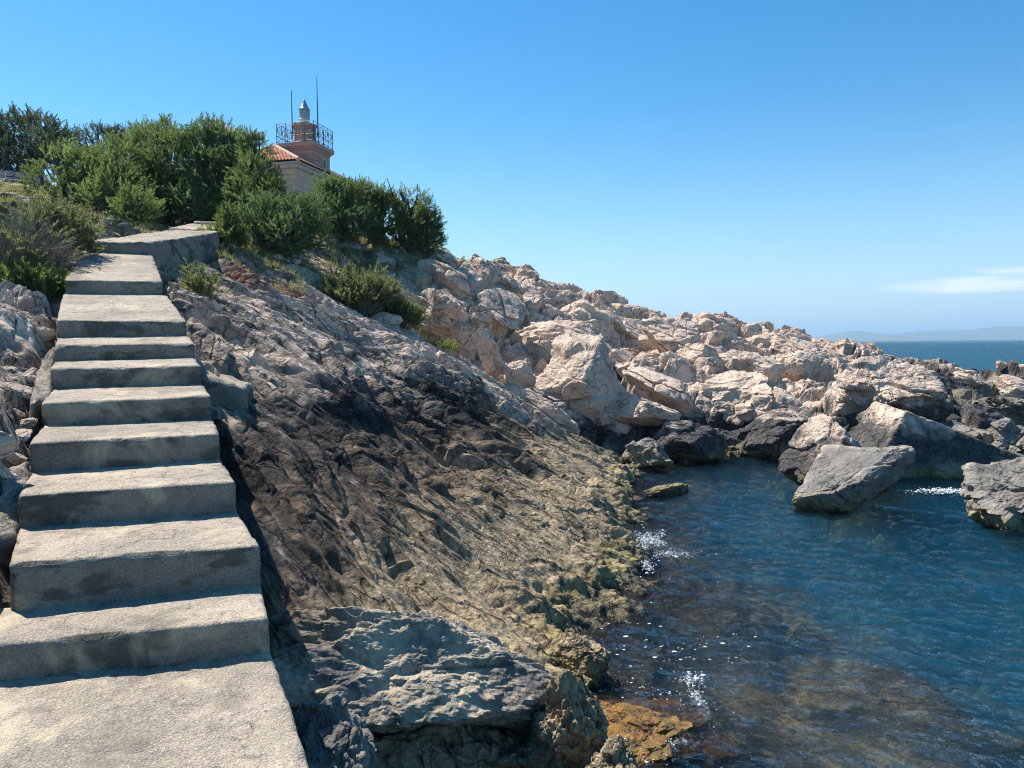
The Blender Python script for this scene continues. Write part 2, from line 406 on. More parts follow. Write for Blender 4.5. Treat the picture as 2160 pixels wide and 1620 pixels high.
def concrete_material(name, tone=1.0, dark=0.0):
    mt = newmat(name); t = NT(mt); geo = t.n('ShaderNodeNewGeometry'); pos = geo.outputs['Position']
    n1 = t.noise(pos, 1.3, 5, .6); n2 = t.noise(pos, 9, 6, .65); n3 = t.noise(pos, 90, 3, .7)
    c = t.mix(t.ramp(n1, .3, .7), tuple(q * tone for q in (.26, .215, .165)), tuple(q * tone for q in (.50, .41, .31)))
    c = t.mix(t.m('MULTIPLY', t.ramp(n2, .50, .66), .55), c, (.15, .14, .13))
    c = t.mix(t.m('MULTIPLY', t.ramp(n3, .50, .66), .45), c, (.12, .11, .10))
    c = t.mix(t.m('MULTIPLY', t.ramp(n3, .50, .36), .45), c, (.62, .56, .48))
    # pebbles in the mix
    vp = t.n('ShaderNodeTexVoronoi'); t.L(pos, vp.inputs['Vector']); vp.inputs['Scale'].default_value = 75
    peb = t.ramp(vp.outputs['Distance'], .42, .28)
    hs = t.n('ShaderNodeSeparateXYZ'); t.L(vp.outputs['Color'], hs.inputs[0])
    c = t.mix(t.m('MULTIPLY', peb, .5), c, t.mix(hs.outputs[0], (.16, .15, .14), (.55, .52, .47)))
    # upright faces: one even darker tone, plus blotchy dark stains from noise
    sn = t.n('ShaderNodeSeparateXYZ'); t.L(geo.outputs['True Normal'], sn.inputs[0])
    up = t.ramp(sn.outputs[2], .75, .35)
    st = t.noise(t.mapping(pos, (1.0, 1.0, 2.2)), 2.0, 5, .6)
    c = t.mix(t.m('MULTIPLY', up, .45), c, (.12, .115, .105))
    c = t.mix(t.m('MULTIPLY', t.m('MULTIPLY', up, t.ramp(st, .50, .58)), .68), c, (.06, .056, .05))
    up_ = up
    wv_ = t.n('ShaderNodeVectorMath', operation='ADD'); cn_ = t.n('ShaderNodeTexNoise'); t.L(pos, cn_.inputs[0]); cn_.inputs['Scale'].default_value = 3; cn_.inputs['Detail'].default_value = 5
    t.L(pos, wv_.inputs[0]); t.L(cn_.outputs['Color'], wv_.inputs[1])
    ck = t.ramp(t.vor(wv_.outputs[0], .9, 'DISTANCE_TO_EDGE'), .004, .018); ck = t.m('MAXIMUM', ck, t.ramp(t.noise(pos, 1.4, 2), .52, .46))
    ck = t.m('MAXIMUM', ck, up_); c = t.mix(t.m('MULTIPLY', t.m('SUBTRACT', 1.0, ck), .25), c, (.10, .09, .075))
    pits = t.m('MULTIPLY', t.ramp(t.noise(pos, 11, 3, .5), .66, .72), t.ramp(n1, .45, .55)); c = t.mix(t.m('MULTIPLY', pits, .5), c, (.10, .09, .075))
    stn = t.noise(pos, 1.9, 4, .6, .6)
    c = t.mix(t.m('MULTIPLY', t.ramp(stn, .55, .66), .5), c, (.62, .52, .36))
    stm = t.noise(t.mapping(pos, (1, 1, 1), (1, 2, 3)), 2.6, 5, .65, .4); c = t.mix(t.m('MULTIPLY', t.ramp(stm, .56, .66), .45), c, (.14, .125, .10))
    nrm = t.bump(ck, .6, .02); nrm = t.bump(pits, -.7, .02, nrm); nrm = t.bump(n2, .7, .035, nrm); nrm = t.bump(peb, .6, .006, nrm); nrm = t.bump(t.noise(pos, 38, 4, .7), .8, .014, nrm); nrm = t.bump(n3, .8, .008, nrm)
    q = t.princ(c, .92, nrm); q.inputs['Specular IOR Level'].default_value = .25
    return mt

M_ROCK = rock_material('shore_rock'); M_PINK = rock_material('pink_limestone', 'pink'); M_BLOCK = rock_material('pitted_limestone', 'block')
M_GREY = rock_material('grey_limestone', 'grey'); M_ALGAE = rock_material('weed_covered_rock', 'algae')
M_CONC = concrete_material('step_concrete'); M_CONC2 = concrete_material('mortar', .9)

def leaf_material(name, dark, light, trans=.5):
    mt = newmat(name); t = NT(mt)
    at = t.n('ShaderNodeAttribute'); at.attribute_name = 'tint'
    c = t.mix(at.outputs['Fac'], dark, light)
    d = t.n('ShaderNodeBsdfPrincipled'); t.L(c, d.inputs['Base Color']); d.inputs['Roughness'].default_value = .6; d.inputs['Specular IOR Level'].default_value = .3
    tr = t.n('ShaderNodeBsdfTranslucent'); t.L(t.mix(.3, c, (light[0] * 1.3, light[1] * 1.3, light[2])), tr.inputs[0])
    mxs = t.n('ShaderNodeMixShader'); mxs.inputs[0].default_value = trans; t.L(d.outputs[0], mxs.inputs[1]); t.L(tr.outputs[0], mxs.inputs[2])
    o = t.n('ShaderNodeOutputMaterial'); t.L(mxs.outputs[0], o.inputs[0]); return mt
M_LEAF = leaf_material('tamarisk_green', (.05, .085, .028), (.29, .37, .13))
M_LEAF2 = leaf_material('juniper_green', (.04, .08, .028), (.22, .32, .13))
M_OLIVE = leaf_material('olive_green', (.055, .07, .028), (.27, .30, .13))
M_LEAF3 = leaf_material('fresh_green', (.07, .10, .025), (.24, .30, .09))
M_PINE = leaf_material('pine_green', (.03, .05, .03), (.12, .16, .09))
M_BARK = simple('bark', (.075, .058, .045), .9, 0, (.16, .13, .10), (30, .6, .02))
M_TWIG = simple('dry_twigs', (.14, .12, .09), .9, 0, (.26, .23, .18))

# ------------------------------------------------------------------ stairs geometry (corner points)
def lerp(a, b, t): return a + (b - a) * t
# riser k: right bottom, right top, left bottom, left top in photo pixels; depth right, depth left
RIS = [((573, 1380), (567, 1303), (-70, 1443), (-70, 1368), 3.83, 3.52),
       ((552, 1235), (550, 1150), (15, 1285), (18, 1190), 4.33, 3.97),
       ((502, 1080), (498, 1015), (40, 1115), (38, 1045), 4.95, 4.62),
       ((468, 970), (463, 915), (62, 998), (62, 935), 5.6, 5.25),
       ((449, 885), (445, 835), (88, 898), (86, 850), 6.3, 6.0),
       ((430, 810), (424, 772), (106, 820), (106, 777), 7.0, 6.7),
       ((413, 754), (411, 724), (112, 762), (114, 728), 7.6, 7.3),
       ((401, 708), (394, 678), (118, 712), (118, 675), 8.2, 7.9),
       ((353, 622), (343, 594), (133, 619), (135, 590), 10.2, 9.9),
       ((322, 537), (316, 513), (172, 530), (182, 509), 12.6, 12.4)]
ZFIX = []
def riser_pts(k):
    rb, rt, lb, lt, dR, dL = RIS[k]
    a = P(*rb, dR); b = P(*rt, dR); c = P(*lb, dL); d = P(*lt, dL)
    return a, b, c, d
RP = [riser_pts(k) for k in range(10)]
axis_pts = [((a + c) / 2) for a, b, c, d in RP]
# footprint quads (XY) with a level for pushing the rock down below the steps
FOOT = []
LAND_R = P(660, 1620, 2.8); LAND_Z = RP[0][0][2]
dirE = (RP[0][0] - LAND_R); dirE = dirE / dirE[1]
land_near_R = RP[0][0] - dirE * 4.2; land_near_L = RP[0][2] - dirE * 4.2 + np.array([-.6, 0, 0])
def foot(q, z): FOOT.append((np.array([p[:2] for p in q]), z))
foot([RP[0][0], RP[0][2] + np.array([-1, 0, 0]), land_near_L, land_near_R], LAND_Z)
for k in range(9):
    foot([RP[k][0], RP[k][2], RP[k + 1][2], RP[k + 1][0]], min(RP[k][1][2], RP[k][3][2]))
T_A, T_B = P(316, 512, 12.6), P(182, 509, 12.4)
T_C, T_D = P(372, 483, 17.8), P(462, 489, 16.6)
foot([T_A, T_B, T_C, T_D], T_A[2])

# ------------------------------------------------------------------ terrain base surface
ctrl = []
def cp(u, v, d): ctrl.append(P(u, v, d))
def cw(u, v): ctrl.append(W0(u, v))
for q in [(600, 1240, 5.2), (565, 1100, 5.9), (525, 950, 7.0), (485, 850, 8.0), (455, 750, 9.2), (435, 680, 10.6), (425, 620, 12.2),
          (352, 585, 12.9), (400, 548, 14.6), (448, 512, 16.5), (500, 560, 15.5), (470, 515, 18.5), (700, 1150, 6.3), (700, 1000, 7.6), (700, 850, 10), (700, 740, 13), (650, 650, 15.2),
          (620, 590, 17), (850, 1230, 6.6), (900, 1100, 8), (900, 950, 10.5), (900, 850, 13), (850, 760, 15.3), (790, 690, 17.6), (720, 630, 18.5), (560, 540, 18.5),
          (950, 765, 16.6), (1100, 865, 16.8), (1100, 1000, 11.5), (1100, 1150, 8.6), (1050, 1280, 7.2), (1200, 1000, 12.5), (1200, 925, 16.5), (1250, 1100, 10.2),
          (1010, 775, 19.2), (1050, 700, 21), (950, 640, 22), (830, 600, 22), (1120, 800, 19.4), (1210, 870, 18.8), (1250, 790, 20.8), (1300, 715, 25), (1450, 800, 22),
          (1350, 890, 18.7), (1500, 890, 18.7), (1600, 890, 20), (1700, 850, 22), (1600, 770, 28), (1750, 775, 30), (1450, 730, 28), (1150, 650, 26), (1800, 850, 21),
          (1950, 850, 22), (2100, 880, 21), (2160, 850, 25), (2250, 870, 24),
          (600, 505, 21), (700, 500, 22), (800, 520, 23), (930, 538, 25), (1060, 580, 29), (1200, 618, 31), (1330, 645, 33), (1450, 668, 35), (1580, 695, 37), (1700, 712, 38),
          (1790, 745, 39), (1850, 750, 36), (2000, 775, 34), (2160, 795, 32), (2300, 810, 32),
          (-80, 1250, 3.3), (0, 1000, 4.6), (-80, 1000, 4.5), (45, 900, 5.5), (-60, 850, 6), (0, 800, 6.5), (70, 710, 8), (0, 700, 8), (-100, 650, 9), (0, 620, 9.4), (110, 625, 10.2),
          (130, 560, 12), (0, 540, 12), (100, 480, 14.5), (-100, 450, 15), (0, 410, 20), (200, 485, 17), (150, 445, 19), (0, 372, 26), (-200, 350, 26), (300, 478, 21), (450, 478, 22),
          (-400, 500, 15), (-500, 700, 8)]: cp(*q)
for q in [(1375, 1215), (1340, 1150), (1345, 1062), (1305, 985), (1160, 1330), (1350, 968), (1500, 980), (1700, 978), (1850, 985), (1250, 1290)]: cw(*q)
for q in [(-14, 51, 11.2), (-22, 55, 13), (-12, 62, 11), (-22, 70, 13), (-35, 60, 13), (-40, 35, 11), (-9, 35, 8.2), (-3, 40, 5.5), (-20, 35, 9.5), (-30, 80, 12),
          (-12, 75, 8), (-4, 55, 3), (4, 50, 1), (10, 48, 0), (18, 50, -3), (28, 46, -3), (20, 60, -5), (5, 65, -5), (-3, 75, -3), (35, 36, -3), (40, 50, -5), (30, 75, -6), (0, 90, -6),
          (1.5, 6.2, -.25), (2.5, 7, -.45), (2.9, 9, -.4), (1.2, 4.6, -.3), (2.4, 4.4, -.32), (3.4, 13, -.8), (4.5, 9.5, -1.9), (6, 14, -1.6), (5, 6, -.95), (4.2, 4.6, -.6), (3.7, 8, -.6), (5.6, 8.4, -1.8), (7, 10, -2.2), (3.6, 6.4, -.45),
          (9, 16, -1.6), (14, 18, -1.2), (8, 5, -3), (15, 10, -4), (20, 15, -3), (25, 20, -3), (3, 2.5, -.5), (6, 0, -2.5), (2.0, 1.0, -.6),
          (-.1, 3.6, -.25), (.6, 4.3, -.3), (-.3, 4.3, -.15), (.9, 5.2, -.2), (.2, 2.6, -.15), (1, 2, -.3), (-.6, 4.6, .05), (0.1, 6.0, .3), (-4, 1.5, 1.5), (-8, 4, 2.5), (-12, 10, 4.2), (-20, 16, 6.5), (-30, 18, 8)]:
    ctrl.append(np.array(q, float))
ctrl = np.array(ctrl)
def rbf_fit(c, lam=.05):
    n = len(c); d = np.linalg.norm(c[:, None, :2] - c[None, :, :2], axis=2)
    # work in a log-distance space so that near detail is not swamped
    K = d.copy(); K[np.diag_indices(n)] = -lam
    A = np.zeros((n + 3, n + 3)); A[:n, :n] = K; A[:n, n] = 1; A[:n, n + 1:] = c[:, :2]; A[n, :n] = 1; A[n + 1:, :n] = c[:, :2].T
    b = np.zeros(n + 3); b[:n] = c[:, 2]; return np.linalg.solve(A, b)
WGT = rbf_fit(ctrl)
def base_z(x, y):
    x = np.atleast_1d(np.asarray(x, float)); y = np.atleast_1d(np.asarray(y, float)); sh = x.shape
    x = x.ravel(); y = y.ravel(); out = np.empty(x.shape)
    n = len(ctrl)
    for i in range(0, len(x), 100000):
        xs = x[i:i + 100000]; ys = y[i:i + 100000]
        d = np.sqrt((xs[:, None] - ctrl[None, :, 0]) ** 2 + (ys[:, None] - ctrl[None, :, 1]) ** 2)
        out[i:i + 100000] = d @ WGT[:n] + WGT[n] + WGT[n + 1] * xs + WGT[n + 2] * ys
    return out.reshape(sh)

def hit(u, v):
    ds = np.exp(np.linspace(math.log(2.5), math.log(60), 700)); pts = np.array([P(u, v, d) for d in ds]); zb_ = base_z(pts[:, 0], pts[:, 1])
    k = np.where(pts[:, 2] < zb_)[0]; return pts[k[0]] if len(k) else pts[-1]
CS, SN = math.cos(R(35)), math.sin(R(35))
def detail_z(x, y, z):
    """blocky and layered relief added to the smooth surface"""
    wx = x + .35 * fbm2(x * .9, y * .9, 3, 5); wy = y + .35 * fbm2(x * .9, y * .9, 3, 9)
    dist = np.hypot(x, y)
    # boulder field mask
    B = sstep(17.6, 19.2, y + .35 * x + .8 * vn2(x * .7, y * .7, 3)); B = np.maximum(B, sstep(3.5, 5, x))
    up = sstep(-3.5, -6.5, x) * sstep(15, 18, y)        # gentler ground high on the left
    dirt = sstep(-1.5, -4, x - (y - 20) * .1) * sstep(16, 19, y)
    f1, e1 = facets(wx * .34 + .12 * y, wy * .36, 100, 1.0); f2, e2 = facets(wx * .9, wy * 1.1 - .3 * x, 200, .9); f3, e3 = facets(wx * 3.1, wy * 3.1, 300, 1.0, ew=.18)
    hb = (f1 - .2) * .95 - .5 * sstep(.16, 0, e1) + (f2 - .2) * .42 - .2 * sstep(.14, 0, e2) + (f3 - .2) * .11 - .05 * sstep(.14, 0, e3)
    hb = hb - .22 + .025 * fbm2(x * 5, y * 5, 4, 70)
    hb *= (1 - .75 * dirt)
    # layered ledges: s along the beds, q across them
    q = y + (x + 1) * np.clip(.75 - .065 * (y - 6), .04, .85); s = x - .3 * y
    wq = q + .24 * fbm2(s * .4, q * .5, 4, 21) + .05 * fbm2(s * 1.7, q * 2.6, 3, 25)
    ws = s + .35 * fbm2(s * .6, q * .9, 3, 33)
    g1, k1 = facets(ws * .26, wq * .75, 400, .8, 3); g2, k2 = facets(ws * .8, wq * 1.7, 500, .9, 3, ew=.09); g3, k3 = facets(ws * 2.0, wq * 4.2, 600, .9, 3, ew=.14); g4, k4 = facets(ws * 4.5, wq * 14, 650, .8, 3, ew=.3)
    def saw_(t, k=.14): t = np.mod(t, 1.0); return np.where(t < k, t / k, 1 - (t - k) / (1 - k))
    saw = saw_(wq * .62 + .45 * vn2(s * .35, q * .35, 44)); saw2 = saw_(wq * 2.3 + .9 * vn2(s * .6, q * .6, 45), .22); saw3 = saw_(wq * 7 + 1.2 * vn2(s * 1.1, q * 1.1, 46), .45)
    m1 = sstep(-.35, .35, vn2(s * .45, q * .55, 51)); m2 = sstep(-.3, .3, vn2(s * .9, q * 1.1, 52))
    amp = .45 + .55 * sstep(.5, 1.6, z)
    hs = amp * ((g1 - .3) * .24 * (.4 + .6 * m1) + (g2 - .3) * .20 * (.3 + .7 * m2) + (g3 - .3) * .11 * (.35 + .65 * m1) + (g4 - .3) * .03 + (saw - .5) * .28 * m1 + (saw2 - .5) * .13 * m2 + (saw3 - .5) * .03)
    hs = hs + .006 * fbm2(x * 9, y * 9, 4, 77)
    hs *= (1 - .35 * dirt)
    near = sstep(.5, .1, z) * sstep(-.3, 0, z)
    hs = hs + near * (.10 * fbm2(x * 2.4, y * 2.4, 4, 88, .55))
    h = hb * B + hs * (1 - B)
    under = sstep(0, -.8, z)
    h = h * (1 - .35 * under) + under * .5 * (facets(wx * .8, wy * .8, 800, .9)[0] - .35)
    nearcam = sstep(1.0, 3.0, dist)
    return h * nearcam

def inquad(x, y, q, grow):
    c = q.mean(0); ins = np.full(x.shape, 9e9)
    for i in range(4):
        a = q[i]; b = q[(i + 1) % 4]; e = b - a; n = np.array([e[1], -e[0]]); n /= np.linalg.norm(n)
        if np.dot(n, c - a) < 0: n = -n
        ins = np.minimum(ins, (x - a[0]) * n[0] + (y - a[1]) * n[1])
    return ins + grow
def terrain_z(x, y):
    z = base_z(x, y); zz = z + detail_z(x, y, z)
    for q, lv in FOOT:
        ins = inquad(x, y, q, .0)
        w = sstep(-.22, .02, ins); t = np.minimum(zz, lv - .22)
        zz = zz * (1 - w) + t * w
    return zz
def tz(x, y): return float(terrain_z(np.array([float(x)]), np.array([float(y)]))[0])

NA, NR = 1500, 2500
az = np.linspace(R(-47), R(50), NA); _l = np.linspace(math.log(1.3), math.log(95), 2000); _w = 1.0 + 2.2 * np.exp(-((_l - math.log(8.5)) / .75) ** 2) + 1.0 * np.exp(-((_l - math.log(22)) / .6) ** 2); _w[_l < math.log(3.2)] *= .4
_c = np.cumsum(_w); rr = np.exp(np.interp(np.linspace(_c[0], _c[-1], NR), _c, _l))
A_, R_ = np.meshgrid(az, rr)
GX = (R_ * np.sin(A_)).ravel(); GY = (R_ * np.cos(A_)).ravel()
# smooth part evaluated on a coarser grid, then spread
NA2, NR2 = 320, 380
az2 = np.linspace(R(-47), R(50), NA2); lr2 = np.linspace(math.log(1.3), math.log(95), NR2)
A2, L2 = np.meshgrid(az2, lr2); Z2 = base_z(np.exp(L2) * np.sin(A2), np.exp(L2) * np.cos(A2))
fa = (A_ - az2[0]) / (az2[1] - az2[0]); fl = (np.log(R_) - lr2[0]) / (lr2[1] - lr2[0])
ia = np.clip(fa.astype(int), 0, NA2 - 2); il = np.clip(fl.astype(int), 0, NR2 - 2); fa -= ia; fl -= il
ZB = (Z2[il, ia] * (1 - fa) * (1 - fl) + Z2[il, ia + 1] * fa * (1 - fl) + Z2[il + 1, ia] * (1 - fa) * fl + Z2[il + 1, ia + 1] * fa * fl).ravel()
HH = detail_z(GX, GY, ZB)
ZB2 = ZB.reshape(NR, NA); PXg = GX.reshape(NR, NA); PYg = GY.reshape(NR, NA)
ta = np.stack([np.gradient(PXg, axis=1), np.gradient(PYg, axis=1), np.gradient(ZB2, axis=1)], -1); tb = np.stack([np.gradient(PXg, axis=0), np.gradient(PYg, axis=0), np.gradient(ZB2, axis=0)], -1)
nn_ = np.cross(ta, tb).reshape(-1, 3); nn_ /= np.linalg.norm(nn_, axis=1, keepdims=True); nn_ *= np.sign(nn_[:, 2:3])
GX = GX + nn_[:, 0] * HH; GY = GY + nn_[:, 1] * HH; ZZ = ZB + nn_[:, 2] * HH
for q, lv in FOOT:
    ins = inquad(GX, GY, q, .0); w = sstep(-.22, .02, ins); ZZ = ZZ * (1 - w) + np.minimum(ZZ, lv - .22) * w
idx = np.arange(NA * NR).reshape(NR, NA)
faces = np.stack([idx[:-1, :-1], idx[:-1, 1:], idx[1:, 1:], idx[1:, :-1]], -1).reshape(-1, 4)
def blob(x, y, c, r): return np.exp(-(((x - c[0]) ** 2 + (y - c[1]) ** 2) / r ** 2))
sp1 = hit(555, 592); sp2 = hit(600, 610); sp3 = hit(500, 572); sp4 = hit(650, 625)
soil = np.clip(blob(GX, GY, sp1, .55) + blob(GX, GY, sp2, .45) + .5 * blob(GX, GY, sp3, .4) + .5 * blob(GX, GY, sp4, .4), 0, 1) * 1.1
turf = sstep(3.9, 4.9, ZB + .4 * fbm2(GX * .6, GY * .6, 3, 91)) * sstep(0, -3.5, GX - (GY - 22) * .25 + 1)
turf = np.maximum(turf, .8 * sstep(18, 21, GY) * sstep(-5, -7, GX))
ground = mesh_obj('rocky_shore', np.stack([GX, GY, ZZ], -1), faces, M_ROCK, smooth=False, vattr={'soil': np.clip(soil, 0, 1), 'turf': turf})
tag(ground, 'rocky shore of dark layered ledges and pale broken limestone', kind='structure')

# far sea floor
fl_ = MB(); fl_.add([(-12000, -3000, -7.5), (12000, -3000, -7.5), (12000, 14000, -7.5), (-12000, 14000, -7.5)], [(0, 1, 2, 3)])
M_SEAFLOOR = simple('sea_floor', (.05, .16, .20), .9, 0, (.07, .20, .24), None, .02)
tag(fl_.build('sea_bed', M_SEAFLOOR), 'pale blue-green bed of the open sea', kind='structure')

# ------------------------------------------------------------------ water
def water_material():
    mt = newmat('sea_water'); t = NT(mt)
    geo = t.n('ShaderNodeNewGeometry'); pos = geo.outputs['Position']
    a = t.noise(t.mapping(pos, (1, 1.7, 1), (0, 0, R(20))), 3.6, 4, .6, .3)
    b = t.noise(t.mapping(pos, (1, 1.5, 1), (0, 0, R(-15))), 15, 4, .6, .2)
    cl = t.noise(t.mapping(pos, (.25, 1, 1)), .35, 4, .6)
    nrm = t.bump(a, 1.0, .36); nrm = t.bump(b, .9, .06, nrm); nrm = t.bump(cl, .6, 1.2, nrm)
    fr = t.n('ShaderNodeFresnel'); fr.inputs[0].default_value = 1.33; t.L(nrm, fr.inputs['Normal'])
    gl = t.n('ShaderNodeBsdfGlossy'); gl.inputs['Roughness'].default_value = .025; t.L(nrm, gl.inputs['Normal'])
    rf = t.n('ShaderNodeBsdfRefraction'); rf.inputs['IOR'].default_value = 1.33; rf.inputs['Roughness'].default_value = .0; t.L(nrm, rf.inputs['Normal'])
    tr = t.n('ShaderNodeBsdfTransparent')
    m1 = t.n('ShaderNodeMixShader'); m1.inputs[0].default_value = .45; t.L(tr.outputs[0], m1.inputs[1]); t.L(rf.outputs[0], m1.inputs[2])
    m2 = t.n('ShaderNodeMixShader'); t.L(fr.outputs[0], m2.inputs[0]); t.L(m1.outputs[0], m2.inputs[1]); t.L(gl.outputs[0], m2.inputs[2])
    va = t.n('ShaderNodeVolumeAbsorption'); va.inputs['Color'].default_value = (.05, .60, .84, 1); va.inputs['Density'].default_value = .22
    vs = t.n('ShaderNodeVolumeScatter'); vs.inputs['Color'].default_value = (.03, .42, .92, 1); vs.inputs['Density'].default_value = .16
    ad = t.n('ShaderNodeAddShader'); t.L(va.outputs[0], ad.inputs[0]); t.L(vs.outputs[0], ad.inputs[1])
    o = t.n('ShaderNodeOutputMaterial'); t.L(m2.outputs[0], o.inputs[0]); t.L(ad.outputs[0], o.inputs['Volume'])
    return mt
def wave_z(x, y):
    d = np.hypot(x, y); f = 1 / (1 + (d / 60) ** 2)
    z = .04 * fbm2(x * .7 + 3, y * 1.0, 3, 901) + .042 * fbm2(x * 2.1 + y, y * 3.0, 3, 911) + .013 * fbm2(x * 7 + y * 2, y * 9, 2, 921) / (1 + (d / 15) ** 2)
    return z * f
WA, WR = 620, 760
waz = np.linspace(R(-60), R(60), WA)
wrr = np.concatenate([np.exp(np.linspace(math.log(1.0), math.log(60), WR - 60)), np.exp(np.linspace(math.log(61), math.log(9000), 60))])
WAg, WRg = np.meshgrid(waz, wrr); wx = (WRg * np.sin(WAg)).ravel(); wy = (WRg * np.cos(WAg)).ravel()
wi = np.arange(WA * WR).reshape(WR, WA)
wf = np.stack([wi[:-1, :-1], wi[:-1, 1:], wi[1:, 1:], wi[1:, :-1]], -1).reshape(-1, 4)
tag(mesh_obj('sea_water', np.stack([wx, wy, wave_z(wx, wy)], -1), wf, water_material(), smooth=True), 'clear blue sea water in the cove and out to the horizon', kind='structure')

# ------------------------------------------------------------------ far hills
def ridge(name, y0, pts, col, label, seed):
    v = []; f = []
    xs = np.linspace(pts[0][0], pts[-1][0], 220)
    W = []
    for u in xs:
        vv = np.interp(u, [p[0] for p in pts], [p[1] for p in pts])
        p = P(u, vv, y0); W.append(p)
    W = np.array(W); W[:, 2] += 6 * fbm2(W[:, 0] / 120, W[:, 0] * 0, 5, seed); W[:, 2] = np.maximum(W[:, 2], 1)
    rows = [(-.0, -900), (.25, -650), (.6, -350), (1.0, 0), (.5, 500), (0, 900)]
    n = len(W)
    for k, (h, dy) in enumerate(rows):
        for i, p in enumerate(W):
            zz = p[2] * h + (0 if h in (0, 1.0) else 10 * vn2(np.array([p[0] / 90]), np.array([k * 3.3]), seed)[0])
            v.append((p[0], y0 + dy, zz if h else -8))
    for k in range(len(rows) - 1):
        for i in range(n - 1): f.append((k * n + i, k * n + i + 1, (k + 1) * n + i + 1, (k + 1) * n + i))
    o = mesh_obj(name, v, f, col, smooth=True); tag(o, label, kind='structure')
M_HILL = simple('hill_scrub', (.05, .075, .04), .95, 0, (.12, .12, .09), None, .01)
ridge('hills', 7600, [(1740, 719), (1765, 703), (1800, 699), (1840, 701), (1880, 706), (1930, 699), (2000, 697), (2060, 694), (2110, 689), (2160, 689), (2250, 684), (2420, 690), (2500, 712)], M_HILL, 'long blue range of hills on the horizon', 41)
ridge('hills', 6200, [(1810, 719), (1850, 713), (1900, 710), (1940, 713), (1985, 719)], M_HILL, 'low dark headland in front of the blue hills', 43)

# ------------------------------------------------------------------ sailboat
sb = P(1796, 716, 1500)
boat = empty('sailboat', (sb[0], sb[1], 0), 'tiny white sailing boat far out on the horizon', 'sailboat')
M_WHITE = simple('white_paint', (.8, .8, .8), .5)
hb_ = MB(); L = 11
hull = []
for i, tpar in enumerate(np.linspace(0, 1, 9)):
    w_ = 1.6 * math.sin(math.pi * min(1, .12 + tpar * .88)) ** .6; xx = (tpar - .5) * L
    hull += [(xx, -w_, 1.2), (xx, -w_ * .55, 0), (xx, 0, -.4), (xx, w_ * .55, 0), (xx, w_, 1.2)]
hf = [(i * 5 + j, i * 5 + j + 1, (i + 1) * 5 + j + 1, (i + 1) * 5 + j) for i in range(8) for j in range(4)] + [(i * 5, (i + 1) * 5, (i + 1) * 5 + 4, i * 5 + 4) for i in range(8)] + [(0, 1, 2, 3, 4)]
th = mesh_obj('hull', hull, hf, M_WHITE, boat)
mb_ = MB(); mb_.tube([boat.location + Vector((.3, 0, 1)), boat.location + Vector((.3, 0, 15))], [.1, .06]); mb_.build('mast', M_WHITE, boat)
mesh_obj('sail', [(.1, .02, 2.2), (-4.6, .7, 2.4), (-2.2, .55, 8), (.1, .02, 14.8), (.1, -.06, 2.2), (-4.6, .62, 2.4), (-2.2, .47, 8), (.1, -.06, 14.8)], [(0, 1, 2, 3), (7, 6, 5, 4), (0, 3, 7, 4), (1, 0, 4, 5), (2, 1, 5, 6), (3, 2, 6, 7)], M_WHITE, boat)
mesh_obj('jib', [(5.2, 0, 1.4), (.6, -.6, 2), (.5, 0, 12.5), (5.2, .06, 1.4), (.6, -.52, 2), (.5, .06, 12.5)], [(0, 1, 2), (5, 4, 3), (0, 2, 5, 3), (1, 0, 3, 4), (2, 1, 4, 5)], M_WHITE, boat)
boat.rotation_euler.z = R(70)

